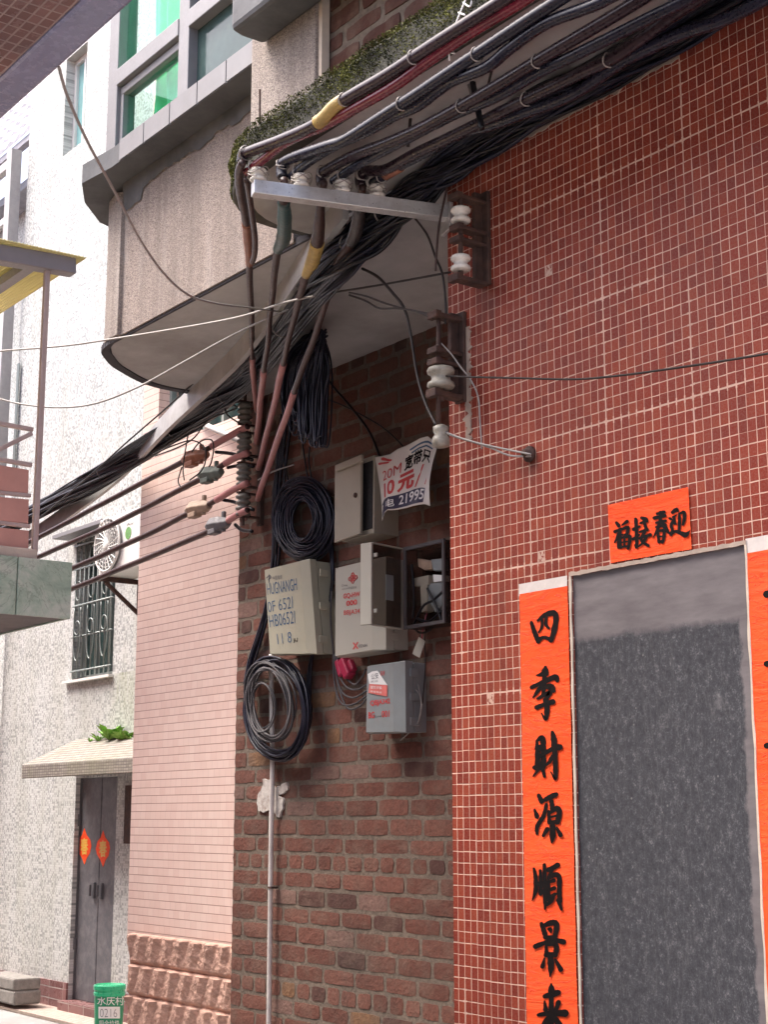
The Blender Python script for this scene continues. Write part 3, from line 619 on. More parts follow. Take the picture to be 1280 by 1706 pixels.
# ---- pink tiled house
xp0 = PY(220, 1300, YP).x; xp1 = -6.6; zpl = PY(308, 1563, YP).z
xw0 = PY(264, 700, YP).x; zw = PY(264, 745, YP).z
pk = thing('pink_tiled_house', 'pink tiled house wall with rough red stone courses at its foot', 'house', (-7.8, YP, 0))
mb = MB(); mb.box(xp0, xp1, YP, YP + .07, zpl - .02, zw); mb.box(xp0, xw0, YP, YP + .07, zw, 9); mb.box(xp0, xp1, YP + .07, YP + .25, 0, zw); mb.box(xp0, xw0, YP + .07, YP + .25, zw, 9)
mb.box(xp0, xp0 + .2, YP + .25, YW - .35, 0, 9)
mb.build('wall', MT['pink_tile'], pk)
xpl0 = PY(213, 1600, YP - .045).x
def plinth(u, v):
    x = xpl0 + (xp1 - xpl0) * u; z = zpl * v
    n = 6; cz = v * n; row = math.floor(min(cz, n - .001)); t = cz - row
    prof = (min(1, t / .14) * min(1, (1 - t) / .05)) ** .6
    s_ = x / .155 + row * .43 + (1 - t) * .55; k = math.floor(s_); f_ = s_ - k
    saw = (f_ / .7 if f_ < .7 else (1 - f_) / .3)
    nz = mn.fractal(Vector((x * 22, row * 7, z * 22)), .7, 2.2, 4) * .007 + mn.noise(Vector((k * 3.3, row * 5.1, 0))) * .012
    top = max(0, 1 - abs(t - .9) * 5) * mn.noise(Vector((x * 30, row, 3))) * .012
    h = .012 + prof * (.022 + .030 * saw * (.35 + .65 * t) + nz + top)
    return Vector((x, YP - h, z))
mb = MB(); mb.grid(plinth, 420, 170); mb.build('stone_plinth', MT['stone_plinth'], pk, smooth=False, fix=False)
mb = MB(); mb.box(xpl0 - .004, xpl0 + .004, YP - .03, YP - .001, 0, zpl - .012); mb.build('plinth_end', MT['stone_plinth'], pk)
w_ = MB(); xw1 = PY(350, 690, YP).x
for q in (0, .23, .46, .69, .92): xx = xw0 + (xw1 + .3 - xw0) * q; w_.box(xx, xx + .028, YP + .075, YP + .11, zw, 6)
for zz in (zw, zw + .28, zw + .9): w_.box(xw0, xw1 + .4, YP + .08, YP + .105, zz, zz + .03)
pw = w_.build('window', MT['grille'], pk)
mb = MB(); mb.box(xw0 - .05, xw1 + .5, YP + .14, YP + .15, zw - .02, 6); mb.build('pane', MT['teal_glass'], pw)
mb = MB(); a = PY(330, 702, YP - .03); b = PY(404, 737, YP - .03); mb.tube([a, b], .016, 10); mb.build('pipe', MT['pvc'], pk, smooth=True)
# ---- white mosaic house
XW0 = PY(48, 250, YW).x
wh = thing('white_mosaic_house', 'tall white mosaic house with barred window and grey double door at the alley end', 'house', (-13.5, YW, 0))
dx0, dx1 = PY(127, 1297, YW).x, PY(196, 1300, YW).x; dz0, dz1 = .11, 2.10
wx0, wx1 = PY(121, 1100, YW).x, PY(188, 1100, YW).x; wz0 = PY(188, 1123, YW).z; wz1 = PY(150, 893, YW).z
ux0, ux1 = PY(107, 200, YW).x, PY(143, 150, YW).x; uz0 = PY(113, 255, YW).z; uz1 = PY(112, 100, YW).z
lx0, lx1 = PY(-25, 700, YW).x, PY(30, 690, YW).x; lz0 = PY(28, 785, YW).z; lz1 = PY(30, 610, YW).z
lx0 = max(lx0, XW0 + .1)
def wall_with_holes(m, x0, x1, z0, z1, y0, y1, holes):
    xsn = sorted({x0, x1, *[h[0] for h in holes], *[h[1] for h in holes]}); zsn = sorted({z0, z1, *[h[2] for h in holes], *[h[3] for h in holes]})
    for i in range(len(xsn) - 1):
        run = None
        for j in range(len(zsn) - 1):
            cx, cz = (xsn[i] + xsn[i + 1]) / 2, (zsn[j] + zsn[j + 1]) / 2
            solid = not any(h[0] < cx < h[1] and h[2] < cz < h[3] for h in holes)
            if solid: run = (run[0], zsn[j + 1]) if run else (zsn[j], zsn[j + 1])
            if (not solid or j == len(zsn) - 2) and run: m.box(xsn[i], xsn[i + 1], y0, y1, *run); run = None
mb = MB(); wall_with_holes(mb, XW0, -9, 0, 14, YW, YW + .3, [(dx0, dx1, 0, dz1), (wx0, wx1, wz0, wz1), (ux0, ux1, uz0, uz1), (lx0, lx1, lz0, lz1)])
mb.box(XW0, XW0 + .3, YW + .3, YW + 5, 0, 14)
mb.build('wall', MT['white_mosaic'], wh)
mb = MB(); mb.box(XW0, dx0, YW - .02, YW, .03, PY(0, 1615, YW).z); mb.box(dx1, -9, YW - .02, YW, .03, .26); mb.build('skirting', MT['skirt_tile'], wh)
mb = MB(); mb.box(dx0, dx1, YW - .10, YW + .12, .03, dz0); mb.build('doorstep', MT['skirt_tile'], wh)
dm = (dx0 + dx1) / 2
for k, (a, b) in enumerate(((dx0 + .012, dm - .006), (dm + .006, dx1 - .012))):
    m = MB(); m.box(a, b, YW + .06, YW + .10, dz0, dz1); dl = m.build('door', MT['far_door'], wh, bevel=.006)
    hx = dm + (-.075 if k == 0 else .075)
    m = MB(); m.box(hx - .03, hx + .03, YW + .035, YW + .0598, 1.02, 1.16); m.tube([(hx, YW + .012, 1.04), (hx, YW + .012, 1.14)], .012, 8); m.build('handle', MT['ink_grey'], dl, bevel=.004)
    e = a if k == 0 else b
    for z in (.55, 1.66): m = MB(); m.lathe([(.016, 0), (.016, .11)], (e, YW + .045, z), 10); m.build('hinge', MT['ink_grey'], dl)
mb = MB(); mb.box(dx0 + .001, dx0 + .011, YW + .045, YW + .1, dz0, dz1 - .001); mb.box(dx1 - .011, dx1 - .001, YW + .045, YW + .1, dz0, dz1 - .001); mb.box(dm - .005, dm + .005, YW + .07, YW + .11, dz0, dz1 - .001); mb.build('door_frame', MT['ink_grey'], wh)
def window(parent, x0, x1, z0, z1, mt, n=2, fm='grille', Y=YW):
    m = MB(); t = .05
    m.box(x0, x0 + t, Y + .10, Y + .16, z0, z1); m.box(x1 - t, x1, Y + .10, Y + .16, z0, z1); m.box(x0 + t, x1 - t, Y + .10, Y + .16, z0, z0 + t); m.box(x0 + t, x1 - t, Y + .10, Y + .16, z1 - t, z1)
    for k in range(1, n): xx = x0 + (x1 - x0) * k / n; m.box(xx - .02, xx + .02, Y + .10, Y + .155, z0 + t, z1 - t)
    fo = m.build('window', MT[fm], parent)
    m = MB(); m.box(x0 + .01, x1 - .01, Y + .13, Y + .14, z0 + .01, z1 - .01); m.build('pane', MT[mt], fo); return fo
fo = window(wh, wx0, wx1, wz0, wz1, 'teal_glass', 3)
m = MB(); m.box(wx0 - .12, wx1 + .02, YW - .05, YW + .1, wz0 - .025, wz0); m.build('sill', MT['ac_white'], fo)
m = MB(); m.box(wx0 - .1, wx1 + .1, YW - .22, YW, wz1 + .0, wz1 + .035); m.build('hood', MT['alu'], fo)
g2 = MB(); H = wz1 - wz0
for z in (.06, .30, .52, .78, .95): g2.obar((wx0, YW - .02, wz0 + H * z), (wx1, YW - .02, wz0 + H * z), .014, .016)
for k in range(9): xx = wx0 + (wx1 - wx0) * (k + .5) / 9; g2.tube([(xx, YW - .02, wz0 + .02), (xx, YW - .02, wz1 - .03)], .008, 6)
for k in range(3):
    cx_ = wx0 + (wx1 - wx0) * (k + .5) / 3
    for cz_, rz in ((wz0 + H * .62, .07), (wz0 + H * .36, .05), (wz0 + H * .86, .06)):
        g2.tube([(cx_ + .06 * math.cos(t), YW - .034, cz_ + rz * 1.3 * math.sin(t)) for t in [i * math.pi / 12 for i in range(24)]], .006, 6, closed=True)
    g2.tube(smooth_path([(cx_ - .07, YW - .034, wz0 + H * .5), (cx_ - .07, YW - .034, wz0 + H * .24), (cx_, YW - .034, wz0 + H * .13), (cx_ + .07, YW - .034, wz0 + H * .24), (cx_ + .07, YW - .034, wz0 + H * .5)], 6), .0065, 6)
g2.build('grille', MT['grille'], fo, smooth=True)
fo = window(wh, ux0, ux1, uz0, uz1, 'pale_teal', 2, 'ac_white')
fo = window(wh, lx0, lx1, lz0, lz1, 'teal_glass', 2)
g2 = MB()
for z in (.1, .45, .8): g2.obar((lx0, YW - .03, lz0 + (lz1 - lz0) * z), (lx1, YW - .03, lz0 + (lz1 - lz0) * z), .016, .02)
for k in range(6): xx = lx0 + (lx1 - lx0) * (k + .5) / 6; g2.tube([(xx, YW - .03, lz0), (xx, YW - .03, lz1)], .010, 6)
g2.build('grille', MT['grille'], fo)
# tiled canopy over the double door
yc = 5.86; ca = PY(36, 1274, yc); cb = PY(36, 1297, yc); cxr = PY(196, 1272, yc).x; ct = PY(64, 1237, YW - .001)
mb = MB(); mb.loft([Vector((ca.x, yc, cb.z)), Vector((cxr + .5, yc, cb.z)), Vector((cxr + .5, YW, cb.z + .05)), Vector((ca.x, YW, cb.z + .05))],
                   [Vector((ca.x, yc, ca.z)), Vector((cxr + .5, yc, ca.z)), Vector((cxr + .5, YW, ct.z)), Vector((ca.x, YW, ct.z))])
can = mb.build('door_canopy', MT['canopy_tile'], wh, bevel=.01)
mb = MB(); a = PY(213, 1308, YW - .03); b = PY(208, 1405, YW - .03); mb.box(b.x - .03, b.x + .3, YW - .03, YW, b.z, a.z); mb.build('dark_plaque', MT['rust'], wh)
# ---- house beyond, with grey tiled eave
XH = XW0 - .02
fh = thing('far_house', 'pale house with grey roof tiles seen past the white mosaic house', 'house', (-19, 7.2, 0))
zE = PY(10, 262, 6.7).z; zE2 = PY(30, 165, 7.6).z
mb = MB(); mb.box(-24, XH, 7.2, 7.5, 0, zE); mb.build('wall', MT['white_mosaic'], fh)
mb = MB()
for r in range(9):
    t0, t1 = r / 9, (r + 1) / 9
    for k in range(34):
        x = -24 + k * .26
        if x + .25 > XH: continue
        y0, y1 = 6.6 + 1.3 * t0, 6.6 + 1.3 * t1 + .03; z0, z1 = zE + (zE2 + .6 - zE) * t0, zE + (zE2 + .6 - zE) * t1
        mb.loft([Vector((x, y0, z0)), Vector((x + .125, y0, z0 + .05)), Vector((x + .25, y0, z0)), Vector((x + .25, y0, z0 - .03)), Vector((x, y0, z0 - .03))], [Vector((x, y1, z1)), Vector((x + .125, y1, z1 + .05)), Vector((x + .25, y1, z1)), Vector((x + .25, y1, z1 - .03)), Vector((x, y1, z1 - .03))])
mb.box(-24, XH, 6.62, 6.70, zE - .12, zE - .04)
mb.build('roof', MT['roof_tile'], fh)
zq = PY(20, 318, 6.9).z
mb = MB(); mb.box(-24, XH, 6.9, 7.2, zq - .1, zq); mb.build('ledge', MT['roof_tile'], fh)
mb = MB(); x = PY(22, 300, 6.3).x; mb.box(x - .07, x + .07, 6.24, 6.36, 0, PY(22, 255, 6.3).z); mb.box(x - 3, x - .07, 6.26, 6.34, PY(22, 265, 6.3).z - .1, PY(22, 265, 6.3).z); mb.box(x - 3, x - .07, 6.27, 6.33, PY(15, 360, 6.3).z - .08, PY(15, 360, 6.3).z)
tag(mb.build('steel_post', MT['far_post']), 'tall grey green steel frame post at the far left before the pale house', 'post')
# ---- opposite house with tiled overhang above the camera's left
op = thing('opposite_house', 'house across the alley whose red brown tiled overhang fills the top left corner', 'house', (-5, -.4, 0))
ZO = 3.4; YO = PZ(112, 100, ZO).y; XO = -2.6
mb = MB(); mb.box(-9.5, XO, -.7, -.4, 0, 4.8); mb.box(-24, -9.5, -.7, 2.4, 0, 7.0); mb.build('wall', MT['red_tile'], op)  # far block is out of view, added to shade the lower white wall
mb = MB(); mb.box(-4.7, XO, -.4, YO - .09, ZO, ZO + .35); mb.build('overhang', MT['soffit_tile'], op)
mb = MB(); mb.box(-4.7, XO, YO - .0898, YO, ZO - .004, ZO + .5); mb.build('fascia', MT['fascia'], op, bevel=.01)
# ---- balcony across the alley: marble edge, railing, awning
bal = thing('marble_balcony', 'green marble edged balcony with red brown railing panels jutting in from the left', 'balcony', (-4.2, 1.5, 2.4))
YC = 2.0; c0 = PY(121, 937, YC); XB_ = c0.x; zt = c0.z; zb = PY(118, 1031, YC).z
mb = MB(); mb.box(XB_ - 3.2, XB_ - .012, -.4, YC - .012, zb + .004, zt - .003); mb.build('slab', MT['concrete'], bal)
ym = PX(29, 960, XB_).y
mb = MB(); mb.box(XB_ - .012, XB_, ym + .0015, YC, zb, zt); mb.box(XB_ - .012, XB_, -.4, ym - .0015, zb, zt); mb.box(XB_ - 3.2, XB_ - .013, YC - .012, YC, zb, zt); mb.build('marble_facing', MT['marble'], bal, bevel=.002)
yt = PX(60, 918, XB_).y
mb = MB(); mb.box(XB_ - 3.1, XB_ - .03, -.4, yt + .02, zt, zt + .035); mb.build('coping', MT['cream'], bal, bevel=.006)
XQ = XB_ - .06
def qy(x, y): return PX(x, y, XQ)
pt = qy(57, 437); pb = qy(57, 922)
mb = MB(); mb.box(XQ - .009, XQ + .009, pb.y - .009, pb.y + .009, zt + .03, pt.z); mb.build('post', MT['rail'], bal, bevel=.003)
for (xa_, ya_, xb_, yb_, th) in ((0, 706, 55, 716, .014), (0, 766, 53, 775, .014), (0, 821, 51, 826, .012), (0, 871, 50, 877, .012), (0, 748, 53, 722, .014)):
    a = qy(xa_, ya_); b = qy(xb_, yb_); a = a + (a - b) * (4 if ya_ != 748 else .2)
    m = MB(); m.obar(a, b, th, th); m.build('rail', MT['rail'], bal, bevel=.003)
for (y0, y1, y2, y3) in ((775, 783, 817, 822), (828, 832, 867, 872), (879, 884, 912, 916)):
    a = qy(0, y0); b = qy(48, y1); c = qy(47, y3); e = qy(0, y2); k = 4
    m = MB(); P1 = [a + (a - b) * k, b, c, e + (e - c) * k]; m.loft([p + Vector((-.012, 0, 0)) for p in P1], P1); m.build('panel', MT['rail_panel'], bal)
# awning
a = qy(122, 446); b = qy(0, 425); b = b + (b - a) * .8
mb = MB(); mb.obar(b, a, .05, .055); aw = mb.build('awning_beam', MT['alu'], bal, bevel=.004)
e0 = qy(135, 440); e1 = qy(0, 411); e1 = e1 + (e1 - e0) * .8
mb = MB(); N = 40
def aw_fn(u, v): p = e1.lerp(e0, u); return Vector((p.x - 2.4 * v + .04, p.y, p.z + .0012 * math.sin(u * 260) + .01 + .28 * v * 0))
mb.grid(aw_fn, 400, 4); sh = mb.build('awning_sheet', MT['awning'], bal, smooth=True, fix=False)
so = sh.modifiers.new('t', 'SOLIDIFY'); so.thickness = .004
for q in (-.35, 0.0): m = MB(); p = pt + Vector((0, q, 0)); m.obar((p.x, p.y, p.z), (p.x - 2.3, p.y, p.z), .035, .03); m.build('rafter', MT['alu'], bal)
mb = MB(); p = qy(6, 690); mb.box(XQ - .9, XQ - .4, p.y - .2, p.y + .05, zt + .03, zt + .3); mb.build('planter', MT['rail_panel'], bal, bevel=.02)
# ================================================================== THINGS ON THE WALLS
def YBOX(pts, Yf, Yb, inset=0, idepth=0, right=0):
    # outline given in picture points on the front plane, pulled straight back to Yb; chamfered front edges
    P = [PY(x, y, Yf) for x, y in pts]; c = sum(P, Vector()) / len(P); m = MB()
    def ins(p): d = Vector((c.x - p.x, 0, c.z - p.z)); return p + Vector((math.copysign(inset + (right if p.x > c.x else 0), d.x), 0, math.copysign(inset, d.z)))
    mid = [Vector((p.x, Yf + idepth, p.z)) for p in P]; back = [Vector((p.x, Yb, p.z)) for p in P]
    if inset or right:
        fr_ = [ins(p) for p in P]; m.loft(fr_, mid, caps=False); m.poly(fr_); m.loft(mid, back, caps=False); m.poly(back[::-1])
    else: m.loft(P, back)
    return m
# --- couplet papers by the red door
cW = lambda x, y: PY(x, y, YR - .0065)
xb0, xb1 = PY(867.6, 990, YR).x, PY(947.6, 979, YR).x; zbt = PY(867.6, 990, YR).z
def paper_sheet(x0, x1, z0, z1, y, seed, nu=10, nv=70, amp=.0016):
    m = MB()
    def fn(u, v): return Vector((x0 + (x1 - x0) * u + .0012 * mn.noise(Vector((v * 22, seed, u))), y - amp * (1 + mn.noise(Vector((u * 1.5, v * (z1 - z0) * 14, seed)))), z0 + (z1 - z0) * v))
    m.grid(fn, nu, nv); return m
ban = thing('couplet_banner', 'long orange red paper couplet with black brush writing left of the grey door', 'banner', ((xb0 + xb1) / 2, YR - .003, .35))
paper_sheet(xb0, xb1, .35, zbt, YR - .003, 2).build('paper', MT['paper'], ban, smooth=True, fix=False)
paper_sheet(xb0 - .004, xb1 - .002, zbt - .006, PY(866, 973.4, YR).z, YR - .0022, 5, 8, 4, .0008).build('paper_remnant', MT['old_paper'], ban, smooth=True, fix=False)
C4, C5, C6 = ((850, 940), 5.687), ((850, 1200), 5.687), ((850, 1420), 5.967)
GL = [
 (C4, [[(203, 552, 26), (232, 640, 36), (268, 728, 38)], [(262, 535, 16), (330, 482, 36), (415, 462, 44), (436, 520, 42), (415, 640, 42), (388, 720, 36)], [(268, 722, 34), (320, 692, 26), (392, 715, 30)], [(302, 505, 20), (302, 590, 22), (272, 645, 12)], [(346, 488, 22), (340, 565, 26), (368, 604, 20)]]),
 (C4, [[(336, 975, 26), (330, 1022, 62), (300, 1042, 36), (248, 1052, 6)], [(205, 1165, 30), (300, 1122, 34), (425, 1068, 44), (448, 1098, 34)], [(328, 1040, 32), (325, 1150, 38), (312, 1235, 24)], [(300, 1150, 30), (258, 1208, 28), (220, 1262, 10)], [(338, 1158, 34), (390, 1162, 52), (410, 1195, 38)], [(262, 1272, 20), (372, 1215, 36), (366, 1240, 36), (328, 1290, 28)], [(345, 1280, 32), (352, 1370, 42), (340, 1466, 26), (300, 1408, 8)], [(254, 1356, 36), (330, 1326, 34), (408, 1302, 44)]]),
 (C5, [[(254, 195, 20), (262, 320, 40), (260, 440, 40)], [(262, 185, 24), (308, 168, 42), (316, 300, 40), (318, 440, 36)], [(262, 262, 46), (315, 256, 46)], [(262, 338, 34), (315, 334, 34)], [(262, 415, 46), (315, 412, 46)], [(236, 445, 38), (276, 450, 44)], [(272, 462, 30), (222, 528, 12)], [(308, 450, 30), (328, 528, 24)], [(332, 312, 28), (400, 272, 36), (474, 252, 48)], [(405, 112, 28), (420, 200, 46), (430, 350, 36), (434, 480, 38), (432, 558, 22), (390, 486, 8)], [(408, 338, 34), (372, 398, 26), (334, 432, 10)]]),
 (C5, [[(272, 708, 30), (300, 765, 40)], [(234, 845, 18), (256, 908, 36), (262, 925, 14)], [(256, 1072, 22), (260, 1000, 34), (318, 905, 32), (346, 795, 26)], [(338, 748, 36), (400, 716, 40), (438, 700, 36)], [(394, 765, 34), (402, 835, 36)], [(368, 860, 22), (374, 962, 32)], [(385, 870, 26), (446, 832, 42), (470, 872, 42), (452, 962, 40)], [(380, 916, 16), (455, 898, 18)], [(375, 968, 30), (452, 956, 30)], [(404, 970, 38), (406, 1090, 46), (398, 1158, 12)], [(356, 1028, 34), (320, 1088, 28)], [(448, 1018, 22), (482, 1084, 36)]]),
 (C6, [[(238, 158, 20), (256, 260, 36), (254, 380, 36), (222, 474, 10)], [(302, 178, 24), (305, 300, 34), (304, 408, 34)], [(342, 122, 30), (348, 300, 34), (350, 450, 36), (348, 560, 16)], [(382, 172, 38), (430, 150, 38), (474, 124, 44)], [(424, 168, 28), (394, 228, 28)], [(384, 240, 22), (388, 470, 30)], [(390, 252, 26), (450, 220, 40), (490, 245, 40), (492, 400, 40), (500, 485, 34)], [(392, 292, 22), (440, 276, 34)], [(392, 372, 22), (445, 352, 34)], [(392, 448, 28), (452, 412, 28)], [(432, 442, 34), (400, 492, 36), (366, 522, 20)], [(482, 470, 34), (516, 564, 22)]]),
 (C6, [[(313, 706, 32), (345, 800, 42), (356, 842, 30)], [(338, 724, 30), (400, 700, 46), (456, 702, 48), (460, 770, 44), (440, 850, 36)], [(372, 758, 12), (400, 764, 38), (408, 792, 16)], [(350, 842, 34), (440, 842, 34)], [(254, 932, 42), (360, 890, 34), (450, 870, 36), (534, 886, 44)], [(360, 920, 22), (366, 1012, 36)], [(370, 915, 22), (450, 910, 40), (463, 960, 44), (452, 1020, 36)], [(360, 1016, 40), (456, 1010, 40)], [(404, 1030, 44), (410, 1130, 52), (400, 1234, 8)], [(346, 1048, 16), (325, 1132, 36)], [(454, 1062, 22), (508, 1160, 42)]]),
 (C6, [[(410, 1306, 16), (412, 1360, 52), (410, 1450, 40), (410, 1700, 44), (408, 1800, 20)], [(343, 1428, 34), (410, 1410, 52), (480, 1390, 46)], [(345, 1478, 16), (356, 1562, 40)], [(484, 1486, 40), (458, 1562, 34)], [(283, 1612, 28), (400, 1596, 46), (552, 1595, 58)], [(392, 1630, 40), (350, 1706, 52), (310, 1790, 16)], [(438, 1630, 40), (490, 1706, 52), (545, 1790, 40)]]),
]
for (o_, s_), st in GL: glyph(st, o_, s_, cW, ban)
xr0 = PY(1246, 922, YR).x; zr = PY(1246, 922, YR).z
ban2 = thing('couplet_banner', 'orange red paper couplet cut off by the right picture edge, right of the grey door', 'banner', (xr0 + .11, YR - .003, .35))
paper_sheet(xr0, xr0 + .205, .35, zr, YR - .003, 12).build('paper', MT['paper'], ban2, smooth=True, fix=False)
paper_sheet(xr0 - .003, xr0 + .205, zr - .006, PY(1243, 898, YR).z, YR - .0022, 15, 8, 4, .0008).build('paper_remnant', MT['old_paper'], ban2, smooth=True, fix=False)
glyph([[(1277, 990, 9), (1300, 985, 12), (1340, 975, 10)]], (0, 0), 1, cW, ban2)
glyph([[(1277, 1106, 7), (1310, 1100, 11), (1350, 1092, 10)]], (0, 0), 1, cW, ban2)
glyph([[(1277, 1242, 7), (1310, 1238, 11), (1350, 1232, 10)]], (0, 0), 1, cW, ban2)
# --- paper over the door
q = [PY(1014.9, 841.8, YR), PY(1148.8, 811.9, YR), PY(1154.5, 915, YR), PY(1019.5, 938, YR)]
pos = thing('door_poster', 'wide orange red paper with four black brush characters above the grey door', 'poster', ((q[0].x + q[1].x) / 2, YR - .009, q[2].z))
mb = MB(); mb.grid(lambda u, v: (lambda p: Vector((p.x, YR - .0045 - .0016 * mn.noise(Vector((u * 3, v * 2, 3))), p.z)))(q[3].lerp(q[2], u).lerp(q[0].lerp(q[1], u), v)), 20, 14); mb.build('paper', MT['paper'], pos, smooth=True, fix=False)
CP = ((1010, 810), 8.533); cP = lambda x, y: PY(x, y, YR - .0066)
for st in (
 [[(150, 520, 38), (182, 562, 44)], [(128, 645, 40), (225, 605, 24)], [(205, 612, 36), (165, 720, 34), (125, 800, 18)], [(182, 670, 36), (180, 870, 38)], [(228, 552, 16), (300, 502, 44)], [(212, 640, 22), (212, 705, 22)], [(215, 618, 30), (315, 588, 42), (300, 680, 36)], [(218, 694, 18), (300, 684, 22)], [(205, 745, 28), (212, 872, 34)], [(205, 738, 26), (332, 712, 42), (340, 780, 42), (318, 886, 34)], [(265, 722, 22), (265, 860, 26)], [(215, 800, 18), (330, 784, 22)], [(215, 866, 26), (316, 850, 26)]],
 [[(422, 468, 38), (432, 600, 42), (436, 862, 36), (408, 830, 14)], [(392, 612, 40), (478, 572, 26)], [(388, 752, 36), (475, 690, 20)], [(505, 450, 34), (570, 468, 46)], [(490, 525, 26), (585, 492, 38)], [(540, 500, 36), (572, 600, 36)], [(482, 650, 26), (592, 618, 36)], [(558, 640, 34), (505, 765, 34), (605, 846, 34)], [(582, 715, 38), (530, 800, 30), (468, 856, 18)], [(480, 742, 30), (560, 712, 30), (636, 690, 42)]],
 [[(728, 392, 32), (826, 368, 40)], [(684, 452, 38), (838, 418, 40)], [(715, 518, 30), (850, 490, 30)], [(775, 370, 34), (770, 500, 40), (722, 640, 32), (668, 738, 8)], [(800, 500, 38), (848, 600, 54), (898, 668, 24)], [(712, 582, 26), (850, 548, 32)], [(738, 660, 32), (756, 795, 36)], [(748, 640, 26), (822, 630, 38), (826, 720, 38), (806, 800, 34)], [(756, 714, 16), (820, 708, 16)], [(756, 790, 30), (810, 782, 30)]],
 [[(942, 372, 36), (1000, 336, 52), (1022, 350, 30)], [(905, 455, 30), (935, 472, 24)], [(968, 430, 26), (976, 520, 36), (1006, 540, 14)], [(955, 440, 30), (1010, 405, 14)], [(1042, 390, 28), (1046, 500, 38), (1040, 610, 34)], [(1056, 388, 24), (1108, 372, 42), (1116, 450, 42), (1096, 545, 30)], [(960, 480, 26), (928, 562, 38), (946, 622, 34), (926, 690, 40)], [(925, 690, 26), (990, 642, 36), (1080, 672, 48), (1140, 690, 58), (1200, 628, 6)]]): glyph(st, *CP, cP, pos)
# --- beam and insulators
BA = PY(748, 357, YR - .01); BB = PZ(421, 314, BA.z); bdir = (BB - BA)
mb = MB(); mb.obar(BA, BB, .045, .048); mb.obar(BA + Vector((0, 0, -.018)), BA + bdir * .02 + Vector((0, 0, -.018)), .09, .10)
beam = tag(mb.build('steel_beam', MT['steel'], bevel=.002), 'bright galvanised steel arm carrying four insulators out from the red corner', 'steel arm')
SPOOL = [(.012, 0), (.030, .001), (.034, .006), (.033, .014), (.025, .019), (.023, .026), (.025, .033), (.033, .038), (.034, .046), (.030, .052), (.012, .053)]
SPOOL2 = [(.010, 0)]
for k_ in range(4): SPOOL2 += [(.030, .001 + .031 * k_), (.0395, .005 + .031 * k_), (.0405, .011 + .031 * k_), (.038, .017 + .031 * k_), (.0285, .021 + .031 * k_), (.0275, .027 + .031 * k_)]
SPOOL2 += [(.010, .126)]
spool_me = {}
def spool(c, s, mat, label, group=None, ax=(0, 0, 1), prof=None):
    key = (mat, ax, prof is None)
    t = thing('spool_insulator', label, 'insulator', c, group); t.scale = (s, s, s)
    if key not in spool_me:
        m = MB(); m.lathe(prof or SPOOL, (0, 0, 0), 22, ax=ax); m2 = MB(); m2.tube([Vector(ax) * -.03, Vector(ax) * .075], .008, 8)
        a = m.build('porcelain_spool', MT[mat], org=(0, 0, 0), smooth=True); b = m2.build('bolt', MT['rust'], org=(0, 0, 0)); spool_me[key] = (a.data, b.data)
        a.parent = t; b.parent = t
    else:
        for nm, me in zip(('porcelain_spool', 'bolt'), spool_me[key]): o_ = bpy.data.objects.new(nm, me); COL.objects.link(o_); o_.parent = t
    return t
INS = []
for i, (px_, lab) in enumerate(((430, 'porcelain spool on the outer end of the steel arm, under the orange taped lead'), (502, 'porcelain spool on the steel arm above the teal taped lead'), (571, 'porcelain spool on the steel arm above the yellow taped lead'), (628, 'porcelain spool on the steel arm nearest the red wall'))):
    r_ = bdir.copy(); tt = min(1, max(0, ((px_ - 748) / (421 - 748)))) ; lo, hi = 0.0, 1.0
    for _ in range(40):                # slide along the arm to the place where the spool stands
        md = (lo + hi) / 2; p = BA + bdir * md; d_ = p - EYE; xx = 640 + FPX * d_.dot(cR) / d_.dot(cC)
        if xx > px_: lo = md
        else: hi = md
    p = BA + bdir * lo; INS.append(p); spool(p + Vector((0, 0, .024)), .85, 'porcelain', lab, 'spools along the steel arm')
# --- rack of insulators at the brick corner
RX = PY(412, 760, YB - .11).x
rk = [PX(414, y, RX) for y in (690, 740, 792, 842)]
mb = MB(); top = PX(418, 668, RX); bot = PX(420, 868, RX)
mb.box(RX - .02, RX + .02, YB - .035, YB - .012, bot.z - .02, top.z + .02)
for p in rk:
    for s_ in (-.062, .062): mb.box(RX - .014, RX + .014, YB - .165, YB - .035, p.z + s_ - .004, p.z + s_ + .004)
mb.tube([(RX, YB - .13, bot.z - .03), (RX, YB - .13, top.z + .03)], .009, 8)
tag(mb.build('insulator_rack', MT['rust']), 'rusty iron rack of four stacked insulators on the left brick corner', 'insulator rack')
RK = []
for p, nm in zip(rk, ('topmost', 'second from the top', 'third from the top', 'lowest')):
    c = Vector((RX, YB - .13, p.z - .063)); spool(c, 1.0, 'porcelain_dark', 'grimy ribbed insulator, %s on the rack at the brick corner' % nm, 'insulators on the corner rack', prof=SPOOL2); RK.append(Vector((RX, YB - .13, p.z)))
